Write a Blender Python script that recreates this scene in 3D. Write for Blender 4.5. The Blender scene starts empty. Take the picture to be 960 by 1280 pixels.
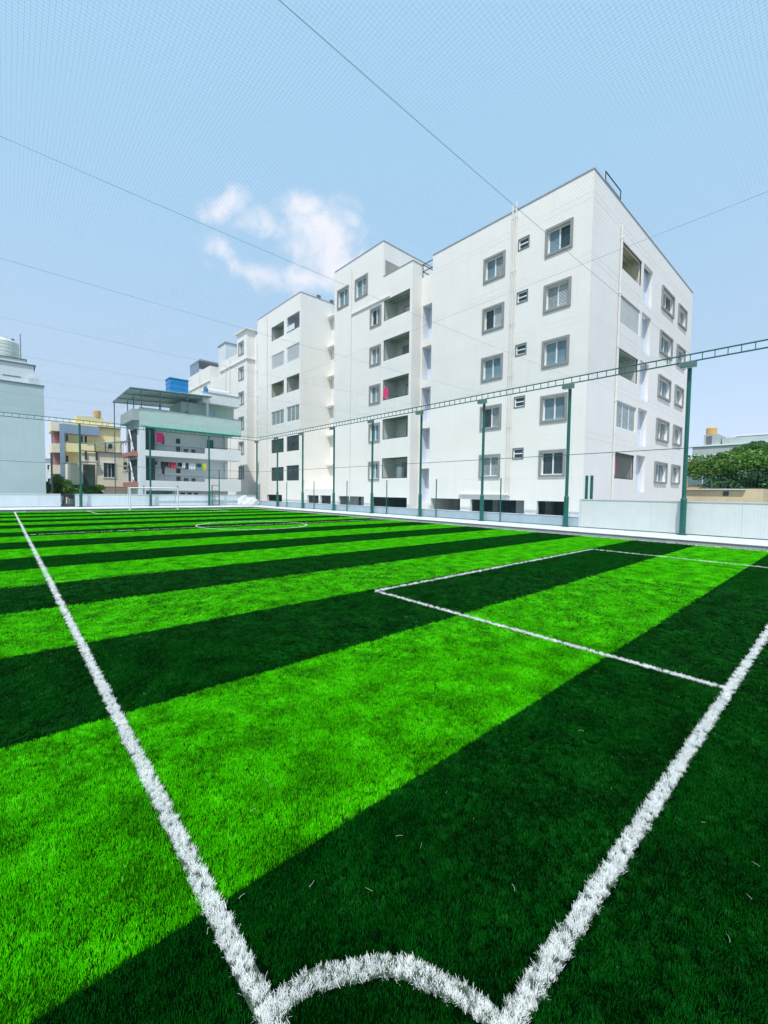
import bpy, bmesh, math, random
from mathutils import Vector, Matrix
random.seed(7)
R = math.radians
scene = bpy.context.scene
col = scene.collection

# ------------------------------------------------------------------ camera
CAM = Vector((0, 0, 1.6))
cam = bpy.data.cameras.new('camera'); cam_o = bpy.data.objects.new('camera', cam); col.objects.link(cam_o)
yaw, pitch, roll = R(47.99), R(-2.63), R(.78)
Fv = Vector((math.cos(yaw)*math.cos(pitch), math.sin(yaw)*math.cos(pitch), math.sin(pitch)))
Rv = Vector((math.sin(yaw), -math.cos(yaw), 0)); Uv = Rv.cross(Fv)
R2 = math.cos(roll)*Rv + math.sin(roll)*Uv; U2 = -math.sin(roll)*Rv + math.cos(roll)*Uv
m = Matrix((R2, U2, -Fv)).transposed().to_4x4(); m.translation = CAM
cam_o.matrix_world = m
cam.sensor_fit = 'HORIZONTAL'; cam.sensor_width = 36; cam.lens = 36*530/960
cam.clip_start = .05; cam.clip_end = 3000
scene.camera = cam_o
scene.render.resolution_x = 768; scene.render.resolution_y = 1024

# ------------------------------------------------------------------ light
SUN_EL, SUN_AZ = R(60), math.atan2(-.52, -.78)       # direction towards the sun: over the near left corner
sdir = Vector((math.cos(SUN_AZ)*math.cos(SUN_EL), math.sin(SUN_AZ)*math.cos(SUN_EL), math.sin(SUN_EL)))
sun = bpy.data.lights.new('sun', 'SUN'); sun.energy = 3.0; sun.angle = R(.53); sun.color = (1, .965, .91)
so = bpy.data.objects.new('sun', sun); col.objects.link(so); so.rotation_euler = sdir.to_track_quat('Z', 'Y').to_euler()
w = bpy.data.worlds.new('World'); scene.world = w; w.use_nodes = True
nt = w.node_tree; N = nt.nodes; LK = nt.links; N.clear()
def nd(t, **k):
    n = N.new(t)
    for a, b in k.items(): setattr(n, a, b)
    return n
sky = nd('ShaderNodeTexSky', sky_type='NISHITA', sun_disc=False, sun_elevation=SUN_EL,
         sun_rotation=math.atan2(sdir.x, sdir.y), altitude=900, air_density=1.0, dust_density=2.2, ozone_density=1.0)
tc = nd('ShaderNodeTexCoord')
def vmath(op, a, b=None):
    n = nd('ShaderNodeVectorMath', operation=op)
    for i, s in enumerate((a, b)):
        if s is None: continue
        if hasattr(s, 'links'): LK.new(s, n.inputs[i])
        else: n.inputs[i].default_value = s
    return n
def mth(op, a, b=None, c=None, clamp=False):
    n = nd('ShaderNodeMath', operation=op, use_clamp=clamp)
    for i, s in enumerate((a, b, c)):
        if s is None: continue
        if hasattr(s, 'links'): LK.new(s, n.inputs[i])
        else: n.inputs[i].default_value = s
    return n.outputs[0]
def mixc(f, a, b):
    n = nd('ShaderNodeMix', data_type='RGBA')
    for i, s in ((0, f), (6, a), (7, b)):
        if hasattr(s, 'links'): LK.new(s, n.inputs[i])
        else: n.inputs[i].default_value = s
    return n.outputs[2]
dirv = vmath('NORMALIZE', tc.outputs['Generated']).outputs[0]
sep = nd('ShaderNodeSeparateXYZ'); LK.new(dirv, sep.inputs[0])
# humid haze: the sky turns paler towards the horizon, all the way round
elev = mth('MAXIMUM', sep.outputs[2], 0.0)
hz = mth('POWER', mth('SUBTRACT', 1.0, elev, clamp=True), 3.0)
hazecol = mixc(hz, (3.5, 5.8, 7.9, 1), (5.9, 6.4, 7.8, 1))
base = mixc(.80, sky.outputs[0], hazecol)
# cumulus wisp: a cloud field laid out on the sky sphere round one direction
CD = Vector((.431, .758, .490)).normalized(); CR = CD.cross(Vector((0, 0, 1))).normalized(); CU = CR.cross(CD)
den = vmath('DOT_PRODUCT', dirv, CD).outputs['Value']
front = mth('GREATER_THAN', den, .3)
dd = mth('MAXIMUM', den, .3)
cu = mth('DIVIDE', vmath('DOT_PRODUCT', dirv, CR).outputs['Value'], dd)
cv = mth('DIVIDE', vmath('DOT_PRODUCT', dirv, CU).outputs['Value'], dd)
comb = nd('ShaderNodeCombineXYZ'); LK.new(cu, comb.inputs[0]); LK.new(cv, comb.inputs[1])
n1 = nd('ShaderNodeTexNoise'); n1.inputs['Scale'].default_value = 19; n1.inputs['Detail'].default_value = 9; n1.inputs['Roughness'].default_value = .58
n1.inputs['Distortion'].default_value = .35
LK.new(comb.outputs[0], n1.inputs['Vector'])
field = None
for (u0, v0, su, sv, a, rot) in ((.055, .02, .072, .050, 1.15, 0), (.088, -.035, .062, .045, 1.1, 0), (.02, -.068, .09, .026, 1.0, .1), (-.065, -.064, .075, .019, .9, -.12),
                                 (-.125, .04, .050, .018, .95, .5), (-.14, -.03, .035, .022, .75, -.5), (-.055, .022, .05, .026, .62, .2), (.03, .058, .055, .022, 1.05, .2), (.11, .045, .04, .02, .8, -.4)):
    du = mth('SUBTRACT', cu, u0); dv = mth('SUBTRACT', cv, v0)
    ca, sa = math.cos(rot), math.sin(rot)
    x = mth('ADD', mth('MULTIPLY', du, ca/su), mth('MULTIPLY', dv, sa/su))
    y = mth('ADD', mth('MULTIPLY', du, -sa/sv), mth('MULTIPLY', dv, ca/sv))
    r2 = mth('ADD', mth('MULTIPLY', x, x), mth('MULTIPLY', y, y))
    g = mth('MULTIPLY', mth('EXPONENT', mth('MULTIPLY', r2, -.7)), a)
    field = g if field is None else mth('MAXIMUM', field, g)
nz = mth('MULTIPLY_ADD', n1.outputs[0], 2.4, -1.2)
cf = mth('ADD', field, mth('MULTIPLY', nz, .78))
mr = nd('ShaderNodeMapRange', interpolation_type='SMOOTHSTEP'); mr.inputs[1].default_value = .16; mr.inputs[2].default_value = 1.25
LK.new(cf, mr.inputs[0])
body = mth('MULTIPLY_ADD', field, 5.0, -.6, clamp=True)
cloudf = mth('MULTIPLY', mth('MULTIPLY', mth('MULTIPLY', mr.outputs[0], front), body), .80)
skyc = mixc(cloudf, base, (8.0, 7.72, 8.1, 1))
bg = nd('ShaderNodeBackground'); bg.inputs[1].default_value = .1
LK.new(skyc, bg.inputs[0])
wo = nd('ShaderNodeOutputWorld'); LK.new(bg.outputs[0], wo.inputs[0])
scene.view_settings.view_transform = 'Standard'; scene.view_settings.look = 'None'
scene.view_settings.exposure = 0.45; scene.view_settings.gamma = 1

# ------------------------------------------------------------------ materials
def lin(r, g, b):
    f = lambda c: (c/255/12.92 if c/255 <= .04045 else ((c/255+.055)/1.055)**2.4)
    return (f(r), f(g), f(b), 1)
def mat(name, c, rough=.7, metal=0., var=.10, scale=3., bump=0., bscale=40., stain=0., coat=0., c2=None, spec=.5):
    mt = bpy.data.materials.new(name); mt.use_nodes = True
    n = mt.node_tree.nodes; l = mt.node_tree.links
    b = n['Principled BSDF']; b.inputs['Roughness'].default_value = rough; b.inputs['Metallic'].default_value = metal
    b.inputs['Coat Weight'].default_value = coat; b.inputs['Specular IOR Level'].default_value = spec
    g = n.new('ShaderNodeNewGeometry'); t = n.new('ShaderNodeTexNoise'); t.inputs['Scale'].default_value = scale; t.inputs['Detail'].default_value = 6
    l.new(g.outputs['Position'], t.inputs['Vector'])
    mx = n.new('ShaderNodeMix'); mx.data_type = 'RGBA'
    rp = n.new('ShaderNodeMapRange'); rp.inputs[1].default_value = .3; rp.inputs[2].default_value = .7; l.new(t.outputs[0], rp.inputs[0])
    l.new(rp.outputs[0], mx.inputs[0])
    mx.inputs[6].default_value = tuple(x*(1-var) for x in c[:3])+(1,)
    mx.inputs[7].default_value = c2 if c2 else tuple(min(1, x*(1+var*.5)) for x in c[:3])+(1,)
    out = mx.outputs[2]
    if stain:
        # rain streaks: noise stretched down the wall
        mp = n.new('ShaderNodeMapping'); mp.inputs['Scale'].default_value = (2.2, 2.2, .18); l.new(g.outputs['Position'], mp.inputs[0])
        t2 = n.new('ShaderNodeTexNoise'); t2.inputs['Scale'].default_value = 1.6; t2.inputs['Detail'].default_value = 8; t2.inputs['Roughness'].default_value = .7
        l.new(mp.outputs[0], t2.inputs['Vector'])
        r2 = n.new('ShaderNodeMapRange'); r2.inputs[1].default_value = .52; r2.inputs[2].default_value = .85; l.new(t2.outputs[0], r2.inputs[0])
        m2 = n.new('ShaderNodeMix'); m2.data_type = 'RGBA'; m2.inputs[7].default_value = tuple(x*(1-stain) for x in (c[0], c[1]*.98, c[2]*.93))+(1,)
        l.new(r2.outputs[0], m2.inputs[0]); l.new(out, m2.inputs[6]); out = m2.outputs[2]
    l.new(out, b.inputs['Base Color'])
    if bump:
        t3 = n.new('ShaderNodeTexNoise'); t3.inputs['Scale'].default_value = bscale; t3.inputs['Detail'].default_value = 5
        l.new(g.outputs['Position'], t3.inputs['Vector'])
        bp = n.new('ShaderNodeBump'); bp.inputs['Strength'].default_value = bump; bp.inputs['Distance'].default_value = .02
        l.new(t3.outputs[0], bp.inputs['Height']); l.new(bp.outputs[0], b.inputs['Normal'])
    return mt
M = dict(
 white=mat('white_paint', (.82, .80, .76, 1), .8, var=.03, scale=.6, bump=.12, bscale=9, stain=.09),
 white2=mat('white_paint_side', (.82, .80, .775, 1), .8, var=.03, scale=.6, bump=.12, bscale=9, stain=.09),  # same white, the cooler light on the side face put into the colour
 band=mat('parapet_coping', (.30, .32, .35, 1), .7, var=.15),
 grey=mat('grey_surround', (.27, .28, .275, 1), .75, var=.12, scale=4),
 frame=mat('window_frame_white', (.78, .80, .82, 1), .35, var=.03),
 glass_b=mat('glass_blue', (.16, .25, .29, 1), .08, var=.25, scale=1.2),
 glass_d=mat('glass_dark', (.03, .055, .06, 1), .06, var=.4, scale=1.5),
 glass_c=mat('glass_curtain', (.27, .31, .31, 1), .15, var=.3, scale=5),
 room=mat('balcony_plaster', (.58, .63, .58, 1), .85, var=.12, scale=1.5),
 room_y=mat('balcony_cream_plaster', (.62, .61, .47, 1), .85, var=.12, scale=1.5),
 lav=mat('pale_lavender', (.66, .70, .78, 1), .8, var=.04, scale=1),  # even pale lavender for shaft recesses, some doors and one balcony
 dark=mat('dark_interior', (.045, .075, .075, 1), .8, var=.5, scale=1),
 concrete=mat('concrete', (.40, .42, .41, 1), .9, var=.15, scale=2, bump=.3, bscale=30),
 kerb=mat('kerb_concrete', (.64, .67, .68, 1), .85, var=.14, scale=2.5, bump=.3, bscale=40, stain=.1),
 lowwall=mat('low_wall_paint', (.38, .48, .54, 1), .8, var=.10, scale=1.4, bump=.2, bscale=20, stain=.18),
 farwall=mat('far_wall_paint', (.66, .73, .77, 1), .8, var=.06, scale=1.4, bump=.2, bscale=20, stain=.14),
 sheet=mat('pale_sheet_metal', (.64, .67, .65, 1), .55, var=.05, scale=2.0, stain=.10),
 green=mat('green_paint', (.003, .12, .095, 1), .42, var=.25, scale=9, bump=.1, coat=.1),
 greenlight=mat('bright_green_sheet', (.03, .42, .30, 1), .5, var=.15),
 fld=mat('floodlight_housing', (.10, .20, .19, 1), .5, var=.15),
 lens=mat('floodlight_lens', (.55, .68, .68, 1), .2, var=.05),
 steel=mat('grey_steel', (.17, .19, .20, 1), .5, .3, var=.2, scale=8),
 darksteel=mat('dark_steel', (.05, .06, .065, 1), .5, .2, var=.2, scale=8),
 net=mat('net_twine', (.16, .36, .42, 1), .8, var=.1),
 wire=mat('wire_rope', (.16, .23, .28, 1), .5, .3, var=.2),
 pipe=mat('pale_pvc_pipe', (.70, .70, .66, 1), .5, var=.08, scale=3),
 paleblue=mat('pale_blue_paint', (.47, .59, .61, 1), .8, var=.05, scale=.8, bump=.15, bscale=9, stain=.10),
 bgrey=mat('pale_grey_paint', (.66, .72, .75, 1), .8, var=.05, scale=1, stain=.12),
 mint=mat('mint_net_tint', (.52, .66, .61, 1), .8, var=.06, scale=1, bump=.1, bscale=9, stain=.15),  # green tint of the net above, put into the wall colour
 offw=mat('off_white_paint', (.72, .75, .76, 1), .8, var=.06, scale=1, stain=.15),
 yellow=mat('pale_yellow_paint', (.78, .68, .38, 1), .8, var=.06, scale=1, stain=.15),
 cream=mat('cream_paint', (.78, .71, .56, 1), .8, var=.06, scale=1, stain=.15),
 slate=mat('slate_blue_paint', (.23, .31, .42, 1), .8, var=.08, scale=1, stain=.12),
 brick=mat('brick_red_paint', (.42, .19, .15, 1), .85, var=.2, scale=6),
 bluetank=mat('blue_plastic', (.01, .22, .52, 1), .4, var=.12, scale=2),
 whitetank=mat('white_plastic', (.62, .68, .63, 1), .45, var=.05, scale=2),
 orange=mat('orange_tank', (.62, .38, .14, 1), .6, var=.1, scale=2),
 canopy=mat('teal_roof_sheet', (.40, .60, .64, 1), .5, var=.15, scale=2),
 beige=mat('beige_wall', (.60, .50, .33, 1), .85, var=.12, scale=1.2, stain=.2),
 tan=mat('tan_paint', (.55, .38, .17, 1), .85, var=.12, scale=1.2, stain=.2),
 haze_grey=mat('weathered_grey', (.40, .46, .45, 1), .85, var=.12, scale=.7, stain=.2),
 pink=mat('pink_cloth', (.75, .03, .17, 1), .9, var=.1, scale=6),
 red=mat('red_cloth', (.50, .05, .09, 1), .9, var=.3, scale=9),
 black=mat('black_cloth', (.02, .03, .04, 1), .9, var=.2),
 wcloth=mat('white_cloth', (.70, .74, .80, 1), .9, var=.1),
 ycloth=mat('yellow_cloth', (.70, .60, .03, 1), .9, var=.1),
 teal=mat('teal_cloth', (.03, .18, .17, 1), .9, var=.2),
 sack=mat('white_sack', (.66, .68, .70, 1), .55, var=.15, scale=7, bump=.8, bscale=12),
 post=mat('goal_white_paint', (.80, .83, .84, 1), .35, var=.03),
 goalnet=mat('goal_net_twine', (.65, .72, .72, 1), .8, var=.05),
 bark=mat('bark', (.12, .09, .06, 1), .9, var=.3, scale=8, bump=.6, bscale=20),
 solar=mat('solar_heater_glass', (.02, .08, .22, 1), .15, var=.1),
)
def leafmat(name, c, var):
    mt = bpy.data.materials.new(name); mt.use_nodes = True
    n = mt.node_tree.nodes; l = mt.node_tree.links; b = n['Principled BSDF']; b.inputs['Roughness'].default_value = .5
    g = n.new('ShaderNodeNewGeometry'); r = n.new('ShaderNodeMix'); r.data_type = 'RGBA'
    l.new(g.outputs['Random Per Island'], r.inputs[0])
    r.inputs[6].default_value = tuple(x*(1-var) for x in c[:3])+(1,); r.inputs[7].default_value = tuple(x*(1+var) for x in c[:3])+(1,)
    l.new(r.outputs[2], b.inputs['Base Color'])
    tr = n.new('ShaderNodeBsdfTranslucent'); l.new(r.outputs[2], tr.inputs[0])
    mx = n.new('ShaderNodeMixShader'); mx.inputs[0].default_value = .25; l.new(b.outputs[0], mx.inputs[1]); l.new(tr.outputs[0], mx.inputs[2])
    l.new(mx.outputs[0], n['Material Output'].inputs[0])
    return mt
M['leaf'] = leafmat('leaf_green', (.075, .20, .02), .6)
M['leaf2'] = leafmat('leaf_bright', (.085, .20, .015), .6)
M['leaf3'] = leafmat('leaf_deep', (.035, .11, .035), .6)

# ------------------------------------------------------------------ helpers
class MB:
    def __init__(s): s.v = []; s.f = []
    def box(s, x0, x1, y0, y1, z0, z1):
        if x0 > x1: x0, x1 = x1, x0
        if y0 > y1: y0, y1 = y1, y0
        i = len(s.v)
        s.v += [(x0,y0,z0),(x1,y0,z0),(x1,y1,z0),(x0,y1,z0),(x0,y0,z1),(x1,y0,z1),(x1,y1,z1),(x0,y1,z1)]
        s.f += [tuple(i+k for k in q) for q in ((0,3,2,1),(4,5,6,7),(0,1,5,4),(1,2,6,5),(2,3,7,6),(3,0,4,7))]
        return s
    def tube(s, a, b, r, n=8, r2=None, cap=True):
        a, b = Vector(a), Vector(b); d = (b-a).normalized(); r2 = r if r2 is None else r2
        p = d.orthogonal().normalized(); q = d.cross(p); i = len(s.v)
        for c, rr in ((a, r), (b, r2)):
            for k in range(n):
                t = 2*math.pi*k/n; s.v.append(tuple(c+rr*(math.cos(t)*p+math.sin(t)*q)))
        for k in range(n): s.f.append((i+k, i+(k+1) % n, i+n+(k+1) % n, i+n+k))
        if cap: s.f.append(tuple(i+k for k in reversed(range(n)))); s.f.append(tuple(i+n+k for k in range(n)))
        return s
    def path(s, pts, r, n=6):
        for a, b in zip(pts, pts[1:]): s.tube(a, b, r, n)
        return s
    def quad(s, *p):
        i = len(s.v); s.v += [tuple(q) for q in p]; s.f.append(tuple(range(i, i+len(p)))); return s
    def lathe(s, c, prof, n=24):
        i = len(s.v)
        for r, z in prof:
            for k in range(n):
                t = 2*math.pi*k/n; s.v.append((c[0]+r*math.cos(t), c[1]+r*math.sin(t), c[2]+z))
        for j in range(len(prof)-1):
            for k in range(n): s.f.append((i+j*n+k, i+j*n+(k+1) % n, i+(j+1)*n+(k+1) % n, i+(j+1)*n+k))
        s.f.append(tuple(i+k for k in reversed(range(n)))); s.f.append(tuple(i+(len(prof)-1)*n+k for k in range(n)))
        return s
    def build(s, name, m, parent=None, smooth=False, bevel=0):
        me = bpy.data.meshes.new(name); me.from_pydata(s.v, [], s.f); me.update()
        if isinstance(m, (list, tuple)):
            for x in m: me.materials.append(x)
        else: me.materials.append(m)
        o = bpy.data.objects.new(name, me); col.objects.link(o)
        if smooth:
            for p in me.polygons: p.use_smooth = True
        if bevel:
            b = o.modifiers.new('bevel', 'BEVEL'); b.width = bevel; b.segments = 2; b.limit_method = 'ANGLE'
        if parent:
            o.parent = parent
            o.matrix_parent_inverse = parent_world(parent).inverted()
        return o
def parent_world(p):
    mw = p.matrix_basis.copy()
    if p.parent: mw = parent_world(p.parent) @ p.matrix_parent_inverse @ mw
    return mw
def empty(name, loc, label, cat, group=None):
    o = bpy.data.objects.new(name, None); col.objects.link(o); o.location = loc; o.empty_display_size = .3
    tag(o, label, cat, group); return o
def tag(o, label=None, cat=None, group=None, kind=None):
    if label: o['label'] = label
    if cat: o['category'] = cat
    if group: o['group'] = group
    if kind: o['kind'] = kind
    return o
def mb(): return MB()
def copy_part(src, parent, offset):
    c = src.copy(); col.objects.link(c); c.parent = parent
    c.matrix_parent_inverse = src.matrix_parent_inverse.copy(); c.location = src.location + Vector(offset)
    return c

class Face:
    """A facade plane. axis 'x': the wall faces -X at X=p, u runs along Y; axis 'y': faces -Y at Y=p, u runs along X. d = depth inwards."""
    def __init__(s, axis, p): s.axis, s.p = axis, p
    def box(s, b, u0, u1, d0, d1, z0, z1):
        if s.axis == 'x': b.box(s.p+d0, s.p+d1, u0, u1, z0, z1)
        else: b.box(u0, u1, s.p+d0, s.p+d1, z0, z1)
    def P(s, u, d, z): return (s.p+d, u, z) if s.axis == 'x' else (u, s.p+d, z)
def wall_holes(F, u0, u1, z0, z1, holes, t=.2, skipz=None):
    """wall slab with real openings: cells of the grid that fall in no hole, plus the reveals"""
    b = MB()
    us = sorted({u0, u1, *[h[0] for h in holes], *[h[1] for h in holes]})
    zs = sorted({z0, z1, *[h[2] for h in holes], *[h[3] for h in holes]})
    inh = lambda u, z: any(h[0] < u < h[1] and h[2] < z < h[3] for h in holes)
    # merge cells of a row into runs
    for za, zb in zip(zs, zs[1:]):
        run = None
        for ua, ub in zip(us, us[1:]):
            if inh((ua+ub)/2, (za+zb)/2):
                if run: 
                    for d in (0, t): b.quad(F.P(run[0], d, za), F.P(run[1], d, za), F.P(run[1], d, zb), F.P(run[0], d, zb))
                run = None
            else: run = (run[0], ub) if run else (ua, ub)
        if run:
            for d in (0, t): b.quad(F.P(run[0], d, za), F.P(run[1], d, za), F.P(run[1], d, zb), F.P(run[0], d, zb))
    for (a, c, e, g) in list(holes)+[(u0, u1, z0, z1)]:
        for q in (((a, e), (c, e)), ((c, e), (c, g)), ((c, g), (a, g)), ((a, g), (a, e))):
            (ua, za), (ub, zb) = q
            if skipz is not None and za == zb == skipz: continue
            b.quad(F.P(ua, 0, za), F.P(ub, 0, zb), F.P(ub, t, zb), F.P(ua, t, za))
    return b

# ------------------------------------------------------------------ ground and pitch
g = mb(); S = 1500
g.quad((-S, -S, -.06), (S, -S, -.06), (S, S, -.06), (-S, S, -.06))
gm = mat('earth_ground', (.30, .28, .24, 1), .95, var=.2, scale=.3, bump=.3)
tag(g.build('ground', gm), 'bare pale ground round the pitch and under the buildings', kind='structure')

PX0, PX1, PY0, PY1 = -2.2, 17.15, -3.0, 37.05
TLX, GLY, FARX, FARY = .57, .63, 16.83, 36.57
def turfmat(name, ca, cb, bump=.6, spec=.0, rough=1.):
    mt = bpy.data.materials.new(name); mt.use_nodes = True
    n = mt.node_tree.nodes; l = mt.node_tree.links; b = n['Principled BSDF']
    b.inputs['Roughness'].default_value = rough; b.inputs['Specular IOR Level'].default_value = spec
    ge = n.new('ShaderNodeNewGeometry')
    t1 = n.new('ShaderNodeTexNoise'); t1.inputs['Scale'].default_value = 2.2; t1.inputs['Detail'].default_value = 4; l.new(ge.outputs['Position'], t1.inputs['Vector'])
    t2 = n.new('ShaderNodeTexNoise'); t2.inputs['Scale'].default_value = 85; t2.inputs['Detail'].default_value = 6; t2.inputs['Roughness'].default_value = .75; l.new(ge.outputs['Position'], t2.inputs['Vector'])
    a = n.new('ShaderNodeMath'); a.operation = 'MULTIPLY_ADD'; a.inputs[1].default_value = .35; l.new(t1.outputs[0], a.inputs[0])
    a2 = n.new('ShaderNodeMath'); a2.operation = 'MULTIPLY'; a2.inputs[1].default_value = .65; l.new(t2.outputs[0], a2.inputs[0]); l.new(a2.outputs[0], a.inputs[2])
    r = n.new('ShaderNodeMapRange'); r.inputs[1].default_value = .34; r.inputs[2].default_value = .66; l.new(a.outputs[0], r.inputs[0])
    mx = n.new('ShaderNodeMix'); mx.data_type = 'RGBA'; l.new(r.outputs[0], mx.inputs[0]); mx.inputs[6].default_value = ca; mx.inputs[7].default_value = cb
    l.new(mx.outputs[2], b.inputs['Base Color'])
    bp = n.new('ShaderNodeBump'); bp.inputs['Strength'].default_value = bump; bp.inputs['Distance'].default_value = .02
    l.new(t2.outputs[0], bp.inputs['Height']); l.new(bp.outputs[0], b.inputs['Normal'])
    return mt
LIGHT_A, LIGHT_B = (.003, .02, .001, 1), (.010, .07, .002, 1)
DARK_A, DARK_B = (.0004, .003, .001, 1), (.001, .010, .002, 1)
M['turf_l'] = turfmat('light_turf', LIGHT_A, LIGHT_B); M['turf_d'] = turfmat('dark_turf', DARK_A, DARK_B)
M['turf_w'] = turfmat('white_turf', (.015, .03, .015, 1), (.10, .13, .10, 1), bump=.4)
def blademat(name, ca, cb, cc):
    """artificial grass yarn: colour differs blade by blade, with the shading of leaning clumps painted in, slightly glossy, lets some light through"""
    mt = bpy.data.materials.new(name); mt.use_nodes = True
    n = mt.node_tree.nodes; l = mt.node_tree.links; b = n['Principled BSDF']
    b.inputs['Roughness'].default_value = .42; b.inputs['Specular IOR Level'].default_value = .09
    ge = n.new('ShaderNodeNewGeometry'); oi = n.new('ShaderNodeObjectInfo')
    t1 = n.new('ShaderNodeTexNoise'); t1.inputs['Scale'].default_value = 3.4; t1.inputs['Detail'].default_value = 4; l.new(ge.outputs['Position'], t1.inputs['Vector'])  # patchy noise that paints the shading of leaning pile into the colour
    r0 = n.new('ShaderNodeMapRange'); r0.inputs[1].default_value = .35; r0.inputs[2].default_value = .65; l.new(t1.outputs[0], r0.inputs[0])
    a = n.new('ShaderNodeMath'); a.operation = 'MULTIPLY_ADD'; a.inputs[1].default_value = .55; l.new(ge.outputs['Random Per Island'], a.inputs[0])
    a1 = n.new('ShaderNodeMath'); a1.operation = 'MULTIPLY_ADD'; a1.inputs[1].default_value = .10; l.new(oi.outputs['Random'], a1.inputs[0])
    a2 = n.new('ShaderNodeMath'); a2.operation = 'MULTIPLY'; a2.inputs[1].default_value = .34; l.new(r0.outputs[0], a2.inputs[0])
    l.new(a2.outputs[0], a1.inputs[2]); l.new(a1.outputs[0], a.inputs[2])
    rp = n.new('ShaderNodeValToRGB'); rp.color_ramp.elements[0].color = ca; rp.color_ramp.elements[0].position = .12
    rp.color_ramp.elements[1].color = cc; rp.color_ramp.elements[1].position = .98  # palest stop puts the glint of yarn tips into the colour
    e = rp.color_ramp.elements.new(.58); e.color = cb; e = rp.color_ramp.elements.new(.86); e.color = tuple(x*1.15 for x in cb[:3])+(1,)
    l.new(a.outputs[0], rp.inputs[0]); l.new(rp.outputs[0], b.inputs['Base Color'])
    tr = n.new('ShaderNodeBsdfTranslucent'); l.new(rp.outputs[0], tr.inputs[0])
    mx = n.new('ShaderNodeMixShader'); mx.inputs[0].default_value = .36; l.new(b.outputs[0], mx.inputs[1]); l.new(tr.outputs[0], mx.inputs[2])
    l.new(mx.outputs[0], n['Material Output'].inputs[0])
    return mt
M['blade_l'] = blademat('light_green_yarn', (.004, .10, .001, 1), (.105, .80, .001, 1), (.55, .95, .10, 1))
M['blade_d'] = blademat('dark_green_yarn', (.0005, .020, .002, 1), (.003, .115, .006, 1), (.05, .28, .05, 1))
M['blade_w'] = blademat('white_yarn', (.80, .82, .80, 1), (.90, .91, .89, 1), (.94, .95, .93, 1))

base = mb(); base.box(PX0, PX1, PY0, PY1, -.055, -.004)
pitch = tag(base.build('pitch', M['concrete']), 'artificial turf football pitch with light and dark green stripes and white lines', kind='structure')
edges = [PY0]
y = -.25 - 1.83
while y < PY1:
    if y > PY0: edges.append(y)
    y += 1.83
edges.append(PY1)
for a, b_ in zip(edges, edges[1:]):
    k = round((.5*(a+b_) + .25)/1.83 - .5)
    light = (k % 2 == 1)
    nx = 20
    s = mb(); s.box(PX0, PX1, a, b_, -.003, 0)
    s.build('turf_strip', M['turf_l' if light else 'turf_d'], pitch)['label'] = 'light green turf strip' if light else 'dark green turf strip'
def isl(yy): return int(math.floor((yy+.25)/1.83)) % 2 == 1
HW = .0345
lines = [  # name, label, polyline
 ('touchline', [(TLX, GLY-HW), (TLX, FARY+HW)]), ('goal_line', [(TLX-HW, GLY), (FARX+HW, GLY)]),
 ('touchline', [(FARX, GLY), (FARX, FARY)]), ('goal_line', [(TLX, FARY), (FARX, FARY)]),
 ('penalty_box_line', [(4.45, GLY), (4.45, 5.12), (12.87, 5.12), (12.87, GLY)]),
 ('penalty_box_line', [(4.45, FARY), (4.45, FARY-4.5), (12.87, FARY-4.5), (12.87, FARY)]),
 ('halfway_line', [(TLX, 18.6), (FARX, 18.6)]),
]
lines.append(('centre_circle', [(8.62+2.42*math.cos(t*math.pi/32), 18.6+2.42*math.sin(t*math.pi/32)) for t in range(65)]))
for (cx, cy, a0) in ((TLX, GLY, 0), (FARX, GLY, 90), (FARX, FARY, 180), (TLX, FARY, 270)):
    lines.append(('corner_arc', [(cx+(.505+.006*math.sin(i*1.7))*math.cos(R(a0+i*9)), cy+(.505+.006*math.sin(i*1.7))*math.sin(R(a0+i*9))) for i in range(11)]))
segs = []
for li, (nm, pl) in enumerate(lines):
    s = mb(); z = .003 + .0006*li
    hw = .022 if nm == 'halfway_line' else HW
    for i, (p, q) in enumerate(zip(pl, pl[1:])):
        d = (Vector(q)-Vector(p)).normalized(); nn = Vector((-d.y, d.x))*hw
        segs.append((Vector(p), Vector(q), hw))
    # continuous ribbon with mitred corners
    L_, R_ = [], []
    P2 = [Vector(p) for p in pl]
    for i, p in enumerate(P2):
        closed = (P2[0]-P2[-1]).length < 1e-4
        a = P2[i-1] if i > 0 else (P2[-2] if closed else None); c = P2[i+1] if i < len(P2)-1 else (P2[1] if closed else None)
        d1 = (p-a).normalized() if a is not None else None; d2 = (c-p).normalized() if c is not None else None
        if d1 is None: d1 = d2
        if d2 is None: d2 = d1
        n_ = Vector((-(d1+d2).y, (d1+d2).x)).normalized(); n_ /= max(.3, n_.dot(Vector((-d1.y, d1.x))))
        L_.append(p+n_*hw); R_.append(p-n_*hw)
    for i in range(len(P2)-1):
        s.quad((*R_[i], z), (*R_[i+1], z), (*L_[i+1], z), (*L_[i], z))
    s.build(nm, M['turf_w'], pitch)

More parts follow.
